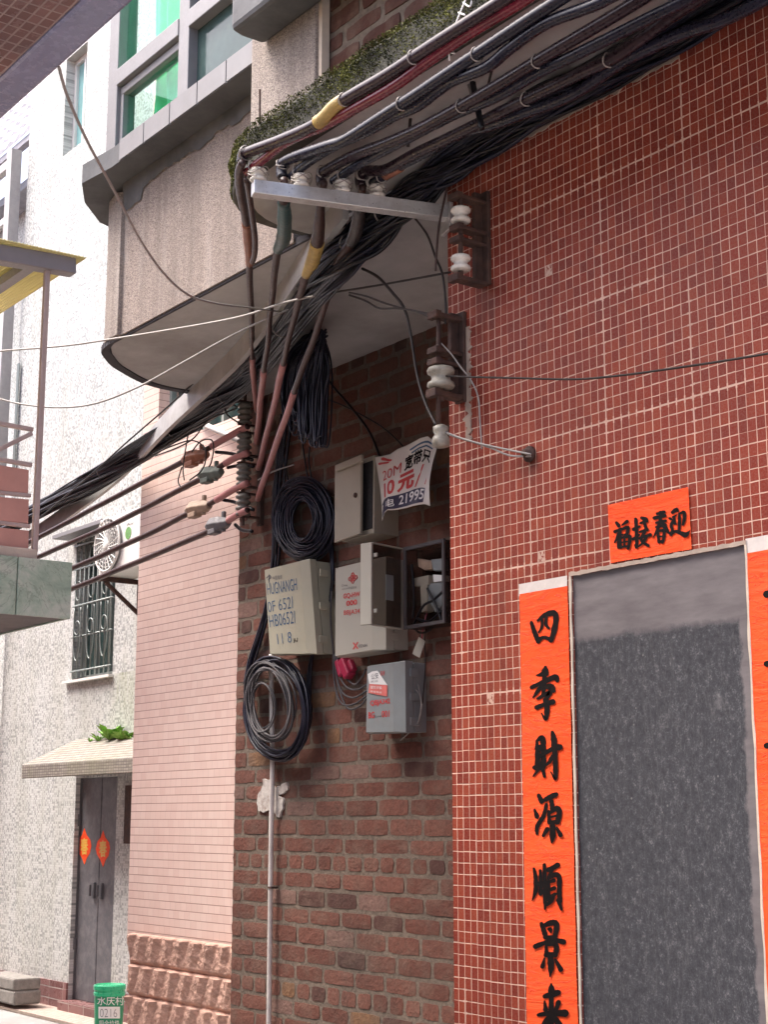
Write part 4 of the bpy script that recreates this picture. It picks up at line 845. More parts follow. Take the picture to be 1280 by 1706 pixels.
# --- the four power lines: overhead pair, lead down, sleeve, tail to the left
def pth(pts, cast, n=8): return smooth_path([cast(x, y) for x, y in pts], n)
def wobble(path, amp, seed): return [p + Vector((mn.noise(p * 3 + Vector((seed, 0, 0))), mn.noise(p * 3 + Vector((0, seed, 0))), mn.noise(p * 3 + Vector((0, 0, seed))))) * amp for p in path]
LINES = [
 dict(lab='power line with orange brown tape, outermost of the four over the steel arm', A=[(404, 270), (406, 258), (420, 252), (468, 234), (530, 205), (566, 172), (646, 125), (719, 77), (840, 0), (930, -60)], B=[(412, 288), (440, 266), (478, 238), (540, 211), (590, 184), (660, 143), (719, 99), (783, 54), (874, 0), (960, -58)],
      lead=[(404, 272), (399, 290), (402, 330), (410, 371), (413, 399), (415, 441), (418, 520), (421, 590), (424, 640), (428, 684)], tape='tape_orange', tp=(3, 5), rw=[(.012), .014, .015, .015, .015, .0125, .0115, .011, .011, .011], sl=7.2, mA='dark_line', mB='red_line', seg1=5,
      tail=[(412, 711), (375, 731), (345, 748), (300, 772), (240, 803), (150, 850), (60, 897), (-60, 955)], con=(306, 348, 745, 780), cm='tape_orange'),
 dict(lab='power line wrapped in teal tape below the second spool of the steel arm', A=[(472, 296), (470, 282), (480, 268), (547, 244), (580, 232), (660, 180), (734, 132), (833, 66), (935, 0), (1020, -55)], B=[(486, 296), (514, 272), (565, 240), (616, 219), (660, 194), (697, 178), (750, 138), (812, 112), (853, 79), (916, 37), (998, 4), (1080, -40)],
      lead=[(474, 300), (472, 335), (473, 362), (471, 400), (462, 418), (457, 465), (450, 530), (443, 590), (435, 665), (428, 738)], tape='tape_teal', tp=(1, 4), rw=[.012, .017, .021, .022, .015, .012, .0115, .0115, .0115, .0115], sl=7.4, mA='navy_line', mB='navy_line', seg1=99,
      tail=[(412, 755), (390, 764), (370, 776), (338, 796), (270, 832), (200, 868), (63, 928), (-60, 985)], con=(333, 372, 774, 806), cm='tape_green'),
 dict(lab='power line wrapped in yellow tape below the third spool of the steel arm', A=[(537, 306), (536, 292), (548, 281), (594, 257), (642, 240), (697, 217), (752, 187), (825, 145), (895, 103), (957, 66), (1069, 0), (1150, -50)], B=[(556, 304), (594, 277), (649, 247), (700, 222), (760, 190), (830, 160), (895, 124), (957, 95), (1000, 74), (1081, 33), (1147, 0), (1230, -48)],
      lead=[(538, 306), (534, 340), (532, 370), (528, 405), (520, 437), (510, 458), (490, 530), (474, 595), (453, 690), (431, 780)], tape='tape_yellow', tp=(3, 5), rw=[.012, .013, .018, .022, .021, .014, .0125, .012, .012, .012], sl=7.2, mA='dark_line', mB='navy_line', seg1=99,
      tail=[(412, 805), (385, 818), (352, 838), (320, 853), (280, 873), (230, 898), (123, 946), (-20, 1010)], con=(312, 352, 830, 864), cm='tape_tan'),
 dict(lab='power line with plain black tape, innermost of the four beside the red wall', A=[(602, 312), (600, 297), (612, 286), (642, 283), (697, 253), (745, 231), (804, 203), (887, 161), (965, 124), (1032, 91), (1123, 25), (1175, -8), (1250, -55)], B=[(620, 306), (660, 281), (716, 253), (756, 230), (820, 210), (882, 186), (957, 157), (1040, 104), (1110, 70), (1147, 54), (1205, 34), (1276, -2), (1350, -50)],
      lead=[(604, 312), (599, 345), (595, 375), (585, 405), (567, 430), (556, 464), (537, 525), (510, 600), (470, 712), (429, 832)], tape='tape_black', tp=(1, 3), rw=[.012, .017, .020, .019, .015, .0135, .0125, .0125, .0125, .0125], sl=7.6, mA='red_line', mB='navy_line', seg1=0,
      tail=[(412, 850), (395, 858), (375, 871), (350, 884), (300, 906), (200, 948), (122, 980), (-20, 1040)], con=(346, 384, 858, 891), cm='tape_grey'),
]
for i, L in enumerate(LINES):
    p0 = INS[i] + Vector((0, 0, .05)); t = thing('power_line', L['lab'], 'power cable', p0, 'four street power lines')
    cast = lambda x, y, Y=p0.y - .03: PY(x, y, Y)
    m = MB(); pa = pth(L['A'], cast); pa = pa + [pa[-1] + Vector((1.3 * k, 0, -.02 * k)) for k in (1, 2, 3)]; m.tube(wobble(pa, .004, i), .0190, 10); m.build('cable', MT['dark_line' if i == 3 else L['mA']], t, smooth=True)
    castb = lambda x, y, Y=p0.y - .005: PY(x, y, Y)
    m = MB(); pb_ = pth(L['B'], castb); pb_ = pb_ + [pb_[-1] + Vector((1.3 * k, 0, -.02 * k)) for k in (1, 2, 3)]; m.tube(wobble(pb_, .004, i + 9), [.016 if k < len(pb_) * .3 else .0180 for k in range(len(pb_))], 10); m.build('cable', MT[L['mB']], t, smooth=True)
    R3 = Vector((RX + .03, YB - .14, 0)); R3.z = RK[i].z; dA, dB = dep(p0) + .01, dep(R3); q_ = L['lead']
    cs = [0.0]
    for k in range(1, len(q_)): cs.append(cs[-1] + math.hypot(q_[k][0] - q_[k - 1][0], q_[k][1] - q_[k - 1][1]))
    LD = lambda x, y, s_: PD(x, y, 1 / ((1 - s_) / dA + s_ / dB))
    ld = smooth_path([LD(x, y, c_ / cs[-1]) for (x, y), c_ in zip(q_, cs)], 8)
    n = len(ld); k0 = int(L['sl'] * 8)
    rr = [L['rw'][min(int(k / 8), 9)] + (L['rw'][min(int(k / 8) + 1, 9)] - L['rw'][min(int(k / 8), 9)]) * ((k % 8) / 8) for k in range(n)]
    ld = wobble(ld, .006, i + 20)
    m = MB(); m.tube(ld[:k0 + 2], [r * 1.10 * (1 + .06 * mn.noise(p * 14)) for r, p in zip(rr, ld[:k0 + 2])], 12); m.build('lead', MT['brown_cable'], t, smooth=True)
    ta, tb = L['tp'][0] * 8, L['tp'][1] * 8
    seg = ld[ta:tb + 1]; m = MB(); m.tube(seg, [rr[ta + k] * 1.20 * (1.05 + .09 * mn.noise(seg[k] * 45 + Vector((i, 0, 0)))) for k in range(len(seg))], 12); m.build('tape_wrap', MT[L['tape']], t, smooth=True)
    m = MB(); m.tube(ld[k0:], [.0155 if i else .0145] * len(ld[k0:]), 12); m.build('pink_sleeve', MT['pink_sleeve'], t, smooth=True)
    if i == 0:
        seg = [LD(x, y, (y - 290) / 420) + Vector((.0, -.01, 0)) for x, y in ((415, 300), (420, 330), (426, 372), (429, 400), (428, 425), (424, 438))]
        m = MB(); m.tube(smooth_path(seg, 6), .011, 10); m.build('lead', MT['brown_cable'], t, smooth=True)
    TA = Vector((RX, YB - .15, 0)); TB = Vector((-14, 4.30, 0))
    tl = smooth_path([PV(x, y, TA, TB) for x, y in L['tail']], 8)
    m = MB(); m.tube(wobble(tl, .004, i + 40), [.015 if k < 18 else .0165 for k in range(len(tl))], 12); m.build('tail', MT['brown_cable'], t, smooth=True)
    m = MB(); m.tube(tl[:15], .0185, 12); m.build('pink_sleeve', MT['pink_sleeve'], t, smooth=True)
    x0, x1, y0, y1 = L['con']; ca_ = PV(x0 + 3, y1 - 14, TA, TB); cb_ = PV(x1 - 3, y0 + 12, TA, TB); m = MB()
    dv_ = (cb_ - ca_); m.tube([ca_ - dv_ * .12, ca_, ca_ + dv_ * .18, ca_ + dv_ * .55, ca_ + dv_ * .66, ca_ + dv_ * .82, cb_], [.018, .026, .046, .046, .038, .036, .022], 6)
    m.obar(ca_ + dv_ * .2 + Vector((0, -.012, -.042)), ca_ + dv_ * .55 + Vector((0, -.012, -.036)), .05, .03); m.lathe([(.014, 0), (.014, .11)], ca_ + dv_ * .74 + Vector((0, 0, -.045)), 8)
    m.build('connector', MT[L['cm']], t, bevel=.008)
    for (pp, q, rad) in ((pa, 10, .020), (pa, 12, .021), (pb_, 4, .019), (pa, int(len(pa) * .55), .0185), (pa, int(len(pa) * .7), .0185)):
        c = pp[min(q, len(pp) - 2)]; tg = (pp[min(q, len(pp) - 2) + 1] - c).normalized(); u = tg.cross(Vector((0, 0, 1))).normalized(); v_ = u.cross(tg)
        m = MB(); m.tube([c + (u * math.cos(a_) + v_ * math.sin(a_)) * (rad + .0028) + tg * .004 * math.sin(a_ * 2) for a_ in [k * math.pi / 10 for k in range(20)]], .0024, 5, closed=True); m.build('tie_wire', MT['tie'], t, smooth=True)
    c = INS[i] + Vector((0, 0, .055))
    for k in range(3):
        a0 = k * 1.9; m = MB(); m.tube(smooth_path([c + Vector((.035 * math.cos(a0 + s_), .035 * math.sin(a0 + s_), -.012 + .008 * k + .012 * math.sin(s_ * 2 + k))) for s_ in [j * .7 for j in range(9)]], 4), .0019, 5)
        m.build('tie_wire', MT['tie'], t, smooth=True)
    # yellow dressed end on the first, orange on the last
    if i == 0: sg = pa[32:42]; m = MB(); m.tube(sg, [.0225 * (1 + .1 * mn.noise(p * 60)) for p in sg], 12); m.build('tape_wrap', MT['tape_yellow'], t, smooth=True)
    if i == 3: sg = pb_[5:10]; m = MB(); m.tube(sg, .0208, 12); m.build('tape_wrap', MT['tape_orange'], t, smooth=True)
    # short jumper loops beside the rack
    jl = {0: [(352, 752), (380, 755), (412, 765)], 1: [(372, 778), (392, 774), (414, 776)], 2: [(365, 832), (385, 836), (414, 848)], 3: [(384, 873), (395, 882), (412, 884)]}[i]
    m = MB(); m.tube(smooth_path([PV(x, y, TA, TB) + Vector((0, .03, 0)) for x, y in jl], 6), .010, 8); m.build('jumper', MT['black'], t, smooth=True)
# --- telecom cable bundle
def by(t): return t
def under(p, g=.06):            # keep a cable point below the slab: slide it along the sight line
    if p.z > ZS - g and p.x < 5: return EYE + (p - EYE) * ((ZS - g - EYE.z) / (p.z - EYE.z))
    return p
BP = [(-80, 925, 4.42, 14), (60, 852, 4.36, 16), (150, 803, 4.32, 20), (240, 748, 4.26, 25), (330, 692, 4.16, 28), (400, 640, 3.98, 30), (440, 592, 3.75, 32), (500, 510, 3.35, 38), (560, 440, 3.14, 40), (620, 383, 3.14, 38), (690, 325, 3.14, 36), (745, 282, 3.13, 34), (815, 233, 3.12, 36), (900, 180, 3.11, 36), (1010, 120, 3.10, 36), (1130, 48, 3.10, 38), (1290, -46, 3.10, 38)]
bun = thing('cable_bundle', 'thick sagging bundle of black telephone cables running the length of the alley', 'cable bundle', PY(560, 440, 3.1))
R_ = random.Random(21); NB = 74
for k in range(NB):
    a0 = R_.uniform(0, 6.28); r0 = R_.random() ** .5; pts = []; fr_ = R_.uniform(.2, .8)
    for j, (x, y, Y, hw) in enumerate(BP):
        a = a0 + j * fr_ + .5 * math.sin(j * 1.3 + k); rr = r0 * hw * (1 + .35 * R_.uniform(-1, 1) * (1 if r0 > .7 else .3))
        x2, y2 = x + .42 * rr * math.cos(a), y + .62 * rr * math.cos(a); p = under(PY(x2, y2, Y + .05 * r0 * math.sin(a)), .03); pts.append(p)
    pts += [pts[-1] + Vector((q, 0, -.02 * q)) for q in (.35, .9, 1.8, 3.2)]
    m = MB(); m.tube(wobble(smooth_path(pts, 7), .005, k), R_.choice((.0045, .0055, .0065, .008)), 6); m.build('cable', MT[R_.choice(('black', 'black', 'blue_black', 'blue_black'))], bun, smooth=True)
for q in (2.3, 3.6, 4.7, 6.6, 8.5, 9.4):
    j = int(q); f_ = q - j; x, y, Y, hw = [BP[j][i] + (BP[j + 1][i] - BP[j][i]) * f_ for i in range(4)]; c = PY(x, y, Y); tg = (PY(*BP[j + 1][:3]) - PY(*BP[j][:3])).normalized()
    u = tg.cross(Vector((0, 0, 1))).normalized(); v_ = u.cross(tg); sc = (PY(x, y + hw * .5, Y) - c).length
    m = MB(); m.tube([c + (u * .065 * math.cos(a_) + v_ * sc * math.sin(a_)) + tg * .012 * math.sin(a_) for a_ in [k * math.pi / 10 for k in range(20)]], .003, 5, closed=True); m.build('tie_wire', MT['tie'], bun)
# pale cable trunking behind the bundle
TP = [(576, 340, 3.12), (545, 380, 3.15), (500, 447, 3.34), (450, 520, 3.70), (400, 585, 3.98), (345, 640, 4.14), (280, 702, 4.25), (200, 786, 4.31), (120, 848, 4.36), (40, 903, 4.42), (-60, 965, 4.46)]
tp = smooth_path([under(PY(x, y, min(Y + .10, 4.42) if x < 420 and x > -20 else Y + .03), .05) for x, y, Y in TP], 8)
mb = MB()
hw_ = [.075 if k < 30 else .075 - .012 * min(1, (k - 30) / 30) for k in range(len(tp))]
for k in range(len(tp) - 1): pass
A_ = []; hw_ = [q * .82 for q in hw_]
for k, p in enumerate(tp):
    tg = (tp[min(k + 1, len(tp) - 1)] - tp[max(k - 1, 0)]).normalized(); s_ = tg.cross(Vector((0, 1, 0))).normalized(); nn = s_.cross(tg)
    A_.append([p + s_ * hw_[k] + nn * .012, p + s_ * hw_[k] - nn * .012, p - s_ * hw_[k] - nn * .012, p - s_ * hw_[k] + nn * .012])
vs_ = [q for r_ in A_ for q in r_]; fs = [[k * 4 + i, k * 4 + (i + 1) % 4, (k + 1) * 4 + (i + 1) % 4, (k + 1) * 4 + i] for k in range(len(tp) - 1) for i in range(4)] + [[0, 1, 2, 3], [len(vs_) - 4 + i for i in range(4)]]
mb.add(vs_, fs); tr = mb.build('cable_trunking', MT['trunk'], smooth=False); tag(tr, 'flat pale plastic strip following the black cable bundle', 'plastic strip')
mb = MB(); c = PY(565, 371, 3.13); mb.box(c.x - .035, c.x + .035, c.y - .012, c.y + .012, c.z - .022, c.z + .022); mb.build('cut_hole', MT['dark_in'], tr)
# --- hanging skein, coils, wall run
def loops(m, cx, cy, rx, ry, n, Y, seed, jit=.12, r=(.0045, .007), tilt=0, rx0=.45):
    R2 = random.Random(seed)
    for k in range(n):
        t = k / max(n - 1, 1); a = rx * (rx0 + (1 - rx0) * t) * R2.uniform(1 - jit * .5, 1 + jit * .3); b = ry * (rx0 + .12 + (.88 - rx0) * t) * R2.uniform(1 - jit * .5, 1 + jit * .3)
        ox, oy = R2.uniform(-jit, jit) * rx * .4, R2.uniform(-jit, jit) * ry * .4; Yk = Y + R2.uniform(-.03, .03); P = []
        for j in range(30):
            q = j / 30 * 2 * math.pi; e = .04 * math.sin(3 * q + k); P.append(PY(cx + ox + (a * math.cos(q)) * (1 + e) + tilt * b * math.sin(q), cy + oy + b * math.sin(q) * (1 + e), Yk + .012 * math.sin(2 * q + k)))
        m.tube(P, R2.uniform(*r), 6, closed=True)
m = MB(); R2 = random.Random(3)
for k in range(40):
    x0 = 488 + 52 * (k / 39) + R2.uniform(-3, 3); bt = 735 + R2.uniform(-10, 14) - 20 * (1 - k / 39) ** 2 * 1.5; tpx = 540 + R2.uniform(-14, 6); Yk = 3.75 + R2.uniform(-.12, .14)
    dx = R2.uniform(6, 16) * (1 if k % 2 else -1)
    P = [(tpx, 560 + R2.uniform(-12, 12)), (x0 + (8 if k > 15 else 0), 610), (x0, 660), (x0 + R2.uniform(-3, 3), bt - 12), (x0 + dx * .3, bt), (x0 + dx * .7, bt - 10), (x0 + dx, 665), (x0 + dx * .6 + 4, 600), (tpx - 4, 552)]
    m.tube(smooth_path([PY(x, y, Yk) for x, y in P], 5), R2.uniform(.0045, .0065), 6)
for k in range(14):
    x0 = 468 + 34 * (k / 13) + R2.uniform(-3, 3); bt = 690 + R2.uniform(-18, 12); Yk = 3.8 + R2.uniform(-.1, .1)
    P = [(520, 556 + R2.uniform(-10, 10)), (x0 + 12, 590), (x0, 640), (x0 + 2, bt), (x0 + 10, bt + 6), (x0 + 16, bt - 6), (x0 + 20, 620), (530, 566)]
    m.tube(smooth_path([PY(x, y, Yk) for x, y in P], 5), R2.uniform(.0045, .0065), 6)
tag(m.build('cable_skein', MT['blue_black'], smooth=True), 'hank of spare black cable hanging like a tassel below the slab', 'cable hank')
m = MB(); loops(m, 506, 866, 50, 66, 75, YB - .07, 8, .20, (.0045, .0065), rx0=.40)
tag(m.build('cable_coil', MT['blue_black'], smooth=True), 'round black cable coil on the brick wall beside the open beige steel box', 'cable coil')
m = MB(); loops(m, 462, 1180, 56, 84, 22, YB - .08, 12, .10, (.005, .0075), rx0=.78, tilt=.06)
co_ = thing('cable_coil', 'large hanging coil of black and grey cable under the written beige box', 'cable coil', PY(455, 1265, YB - .08)); m.build('black_loops', MT['blue_black'], co_, smooth=True)
m = MB(); loops(m, 450, 1170, 42, 68, 9, YB - .12, 14, .12, (.005, .0065), rx0=.70, tilt=.10); m.build('grey_loops', MT['grey_cord'], co_, smooth=True)
m = MB(); loops(m, 437, 1178, 22, 42, 3, YB - .14, 15, .10, (.004, .005), rx0=.8); m.build('grey_loops', MT['grey_cord'], co_, smooth=True)
run = thing('wall_cables', 'black cables running down the bricks from the slab to the lower coil', 'cables', PY(460, 1000, YB - .05)); R2 = random.Random(9)
for k in range(12):
    o_ = R2.uniform(-9, 9); P = [(478 + o_ * 1.2, 690), (470 + o_, 760), (463 + o_, 830), (461 + o_ * .8, 900), (457 + o_ * .7, 950), (446 + o_ * .5, 1010), (434 + o_ * .6, 1055), (420 + o_ * .7, 1100), (412 + o_ * .7, 1140)]
    m = MB(); m.tube(smooth_path([PY(x, y, YB - .03 + R2.uniform(-.012, .008)) for x, y in P], 6), R2.uniform(.0045, .007), 6); m.build('cable', MT[R2.choice(('blue_black', 'black'))], run, smooth=True)
for k in range(6):
    o_ = R2.uniform(-6, 6); P = [(548 + o_, 905), (553 + o_ * .5, 960), (548 + o_ * .3, 1000), (536, 1060), (520 + o_ * .4, 1090), (512 + o_, 1130), (512 + o_, 1170)]
    m = MB(); m.tube(smooth_path([PY(x, y, YB - .025 + R2.uniform(-.01, .008)) for x, y in P], 6), .006, 6); m.build('cable', MT['blue_black'], run, smooth=True)
for P in ([(500, 700), (505, 745), (512, 790), (520, 815)], [(516, 745), (515, 770), (521, 806)], [(470, 748), (480, 800), (495, 830)]):
    m = MB(); m.tube(smooth_path([PY(x, y, YB - .04) for x, y in P], 6), .005, 6); m.build('cable', MT['black'], run, smooth=True)
m = MB(); m.tube(pth([(452, 1090), (453, 1180), (454, 1270), (452, 1400), (450, 1550), (448, 1706), (447, 1760)], lambda x, y: PY(x, y, YB - .035)), .0125, 12)
cd = m.build('conduit', MT['pvc'], smooth=True); tag(cd, 'thin white plastic conduit running straight down the lower brick wall', 'conduit')
m = MB(); c = PY(458, 1478, YB - .02); m.box(c.x - .016, c.x + .016, c.y - .031, c.y + .01, c.z - .005, c.z + .005); m.build('clip', MT['rust'], cd)
# --- boxes on the brick wall
b1 = thing('meter_cabinet', 'tall beige painted steel cabinet with its door ajar, topmost box on the bricks', 'cabinet', PY(600, 895, YB))
YBOX([(571, 777), (624, 758), (623, 888), (570, 903)], YB - .145, YB).build('body', MT['box_metal'], b1, bevel=.003)
m = YBOX([(574, 784), (621, 767), (620, 880), (573, 894)], YB - .149, YB - .146); m.build('opening', MT['dark_in'], b1)  # black plate paints the shaded gap behind the ajar door
m = YBOX([(558, 776), (601, 758), (600, 889), (557, 904)], YB - .188, YB - .172); dr = m.build('door', MT['box_metal'], b1, bevel=.003)
c = PY(593, 825, YB - .189); m = MB(); m.lathe([(.012, 0), (.012, .006), (.006, .009)], c, 14, ax=(0, -1, 0)); m.build('lock', MT['rust'], dr)
m = YBOX([(558, 775), (602, 757), (602, 768), (558, 786)], YB - .205, YB - .189); m.build('rain_lip', MT['box_metal'], b1, bevel=.003)
for y in (792, 880): c = PY(560, y, YB - .172); m = MB(); m.box(c.x - .005, c.x + .02, c.y, c.y + .03, c.z - .02, c.z + .02); m.build('hinge', MT['rust'], b1)
def hinge_box(name, label, front, Yf, lid_th, mat, right, cat='junction box', inset=.006, gap=.008):
    t = thing(name, label, cat, PY((front[2][0] + front[3][0]) / 2, front[3][1], YB))
    m = YBOX(front, Yf, Yf + lid_th, inset, .018, right); ld_ = m.build('lid', MT[mat], t, bevel=.003)
    c = sum([PY(x, y, Yf) for x, y in front], Vector()) / 4
    P = [PY(x, y, Yf) for x, y in front]; P = [c + (p - c) * .97 for p in P]
    m = MB(); m.loft([Vector((p.x, Yf + lid_th + gap, p.z)) for p in P], [Vector((p.x, YB, p.z)) for p in P]); bd_ = m.build('body', MT[mat], t, bevel=.004)
    P = [c + (p - c) * .93 for p in P]; m = MB(); m.loft([Vector((p.x, Yf + lid_th - .002, p.z)) for p in P], [Vector((p.x, Yf + lid_th + gap + .002, p.z)) for p in P]); m.build('lid_gap_shade', MT['dark_in'], t)  # near-black filler paints the shade in the gap behind the lid
    rx_ = max(p.x for p in P) + .012
    for q in (.12, .5, .88):
        z = min(p.z for p in P) + (max(p.z for p in P) - min(p.z for p in P)) * q; m = MB(); m.box(rx_ - .004, rx_ + .006, Yf + lid_th - .018, Yf + lid_th + .03, z - .018, z + .018); m.build('latch', MT[mat], t, bevel=.003)
    return t, ld_
yl = YB - .155
t, ld_ = hinge_box('junction_box', 'tilted beige plastic box with blue handwriting, left of the others on the bricks', [(440, 948), (511, 930), (523, 1089), (449, 1091)], yl, .055, 'box_plastic', .055)
cL = lambda x, y: PY(x, y, yl - .0016)
lettering('HUGNANGH', [(444, 972), (494, 963), (495, 983), (446, 991)], cL, 'ink_blue', t, bold=-.005)
lettering('0F 652I', [(445, 1003), (487, 993), (488, 1013), (447, 1020)], cL, 'ink_blue', t, bold=-.01)
lettering('HB0652I', [(447, 1025), (491, 1017), (492, 1038), (450, 1045)], cL, 'ink_blue', t, bold=-.005)
lettering('11 8', [(461, 1056), (485, 1052), (486, 1070), (463, 1073)], cL, 'ink_blue', t, bold=-.012)
lettering('中国电信', [(454, 960), (470, 957), (470, 964), (455, 967)], cL, 'ink_grey', t)
m = MB(); 
for st in ([(444, 963, 1.6), (449, 958.5, 1.6), (451, 962, 1.6), (447, 966, 1.4)], [(449, 957, 1.2), (448, 970, 1.6)]): cast_stroke(m, st, cL, 0)
m.build('logo', MT['ink_grey'], t, fix=False)
lettering('JLJ', [(488, 1064), (496, 1062), (496, 1069), (489, 1071)], cL, 'ink', t, bold=.02)
ym_ = YB - .15
t, ld_ = hinge_box('junction_box', 'pale grey plastic box with red printing in the middle of the brick wall', [(558, 945), (638, 926), (638, 1082), (557.5, 1095)], ym_, .06, 'box_pale', .075)
cM = lambda x, y: PY(x, y, ym_ - .0016)
lettering('GQ-HW', [(572, 989), (600, 985), (600, 995), (572, 999)], cM, 'ink_red', t, bold=.03)
lettering('000', [(577, 1001), (595, 998), (595, 1007), (577, 1010)], cM, 'ink_red', t, bold=.035)
lettering('BBJA342', [(573, 1017), (604, 1013), (604, 1023), (573, 1027)], cM, 'ink_red', t, bold=.01)
lettering('China', [(569, 974), (579, 972.5), (579, 976), (569, 977.5)], cM, 'ink_grey', t)
lettering('unicom中国联通', [(570, 979), (594, 976), (594, 980), (570, 983)], cM, 'ink_grey', t)
lettering('KEXIN', [(598, 1074), (612, 1072), (612, 1077), (598, 1079)], cM, 'ink_grey', t, bold=.01)
m = MB(); cast_stroke(m, [(589, 1071, 2.2), (596, 1080, 2.2)], cM, 0); cast_stroke(m, [(596, 1070, 2.2), (589, 1081, 2.2)], cM, .0001); m.build('logo', MT['ink_red'], t, fix=False)
m = MB()
for (ox, oy) in ((0, -5.6), (0, 5.6), (-5, .6), (5, -.6), (-2.1, -2), (2.1, -2.4), (-2.1, 2.6), (2.1, 2.2)):
    c_ = PY(588 + ox, 963 + oy - ox * .18, ym_ - .0018); rad = .0085 if (abs(ox) in (0, 5)) else .0075
    m.tube([c_ + Vector((rad * 1.15 * math.cos(a_), 0, rad * math.sin(a_))) for a_ in [k * math.pi / 8 for k in range(16)]], .0022, 5, closed=True)
m.build('logo', MT['ink_red'], t)
ys = YB - .14
t, ld_ = hinge_box('junction_box', 'small grey plastic box with torn red and white sticker, lowest on the bricks', [(610.7, 1108.5), (670, 1100), (671, 1220), (609, 1222)], ys, .06, 'box_grey', .06)
cS = lambda x, y: PY(x, y, ys - .0016)
lettering('QBJA342', [(617, 1167), (650, 1163), (650, 1174), (617, 1178)], cS, 'ink_red', t, bold=.02)
lettering('BG', [(614, 1186), (624, 1185), (624, 1196), (614, 1197)], cS, 'ink_red', t, bold=.03)
lettering('001', [(636, 1184), (649, 1183), (649, 1194), (636, 1195)], cS, 'ink_red', t, bold=.01)
lettering('日.=4号', [(622, 1191), (641, 1190), (641, 1195), (622, 1196)], cS, 'ink_grey', t)
lettering('联通', [(634, 1118), (641, 1117), (641, 1125), (634, 1126)], cS, 'ink_red', t)
st_ = thing('sticker', 'torn white and red paper sticker on the small grey box', 'sticker', PY(629, 1150, ys))
cK = lambda x, y: PY(x, y, ys - .004)
def sheet(pts, cast, th=.001):
    P = [cast(*p) for p in pts]; m = MB(); m.loft(P, [p + Vector((0, th, 0)) for p in P]); return m
sheet([(612.5, 1123), (620, 1118.5), (629, 1117), (637, 1129), (645.5, 1141), (615.5, 1139)], cK).build('white_half', MT['white_print'], st_)
g_ = M('sticker_red', (.62, .16, .14), .5, var=.15, bump=0); MT['sticker_red'] = g_
sheet([(615.5, 1139.2), (645.5, 1141.2), (645, 1160), (628, 1157), (614, 1154)], cK).build('red_half', MT['sticker_red'], st_)
cK2 = lambda x, y: PY(x, y, ys - .0052)
lettering('谨防诈骗', [(617, 1142), (636, 1143), (636, 1148), (617, 1147)], cK2, 'white_print', st_)
lettering('举报电话', [(617, 1150), (636, 1152), (636, 1155), (617, 1153)], cK2, 'white_print', st_)
lettering('公安', [(618, 1123), (630, 1120), (631, 1130), (619, 1132)], cK2, 'ink_grey', st_)
lettering('反诈', [(618, 1134), (630, 1133), (630, 1136), (618, 1137)], cK2, 'ink_grey', st_)
# open smoky box with its lid swung out
ob = thing('open_box', 'smoky see-through box with its lid swung open beside the red wall corner', 'junction box', PY(700, 1046, YB))
yo = YB - .11; Q = [PY(676, 914, yo), PY(742, 902, yo), PY(742, 1037, yo), PY(678, 1047, yo)]; x0, x1, z0, z1 = Q[0].x, Q[1].x, Q[2].z, Q[0].z
m = MB(); k = .008
m.box(x0, x0 + k, yo, YB - .015, z0, z1); m.box(x1 - k, x1, yo, YB - .015, z0, z1); m.box(x0 + k, x1 - k, yo, YB - .015, z0, z0 + k); m.box(x0 + k, x1 - k, yo, YB - .015, z1 - k, z1); m.box(x0 + k, x1 - k, YB - .02, YB - .016, z0 + k, z1 - k)
m.build('tray', MT['smoky'], ob)
m = MB(); e = .012
m.box(x0 - .004, x0 + e, yo - .012, yo - .001, z0 - .004, z1 + .004); m.box(x1 - e, x1 + .004, yo - .012, yo - .001, z0 - .004, z1 + .004); m.box(x0 + e, x1 - e, yo - .012, yo - .001, z0 - .004, z0 + e); m.box(x0 + e, x1 - e, yo - .012, yo - .001, z1 - e, z1 + .004)
m.build('rim', MT['grey_cord'], ob, bevel=.002)
hd = Vector((.22, -.975, 0)).normalized(); LW = .205; hp = Vector((x0 - .006, yo - .01, 0)); nrm = Vector((-hd.y * -1, hd.x, 0)); nrm = Vector((hd.y, -hd.x, 0)).normalized()
def lp(a, n_, z): return hp + hd * a + nrm * n_ + Vector((0, 0, z))
m = MB()
def lbox(m, a0, a1, n0, n1, zz0, zz1): m.loft([lp(a0, n0, zz0), lp(a1, n0, zz0), lp(a1, n1, zz0), lp(a0, n1, zz0)], [lp(a0, n0, zz1), lp(a1, n0, zz1), lp(a1, n1, zz1), lp(a0, n1, zz1)])
lbox(m, .0, LW, .012, .017, z0, z1); m.build('lid', MT['smoky'], ob)
m = MB(); lbox(m, LW, LW + .012, .0, .065, z0, z1); lbox(m, 0, LW, .0, .02, z1 - .003, z1 + .003); lbox(m, 0, LW, .0, .02, z0 - .003, z0 + .003); lbox(m, LW - .01, LW, -.02, .0, z0 + (z1 - z0) * .14, z0 + (z1 - z0) * .19); lbox(m, LW - .01, LW, -.02, 0, z0 + (z1 - z0) * .82, z0 + (z1 - z0) * .87)
m.build('lid_rim', MT['box_pale'], ob, bevel=.004)
m = MB(); lbox(m, .06, .11, .005, .010, z0 + .12, z1 - .13); m.build('paper_note', MT['box_grey'], ob)
R2 = random.Random(4); yi = YB - .06
for pts, mt in (([(696, 930), (718, 934), (720, 948), (708, 950), (697, 944)], 'tape_tan'), ([(718, 932), (738, 930), (738, 950), (722, 951)], 'box_grey'), ([(690, 963), (714, 958), (714, 974), (691, 977)], 'box_metal'), ([(721, 957), (739, 958), (740, 968), (722, 970)], 'white_print'), ([(714, 972), (738, 970), (737, 1008), (725, 1020), (712, 996)], 'box_grey'), ([(700, 974), (712, 972), (711, 1018), (702, 1020)], 'box_metal')):
    m = YBOX(pts, yi - R2.uniform(0, .03), yi + .03); m.build('fitting', MT[mt], ob, bevel=.003)
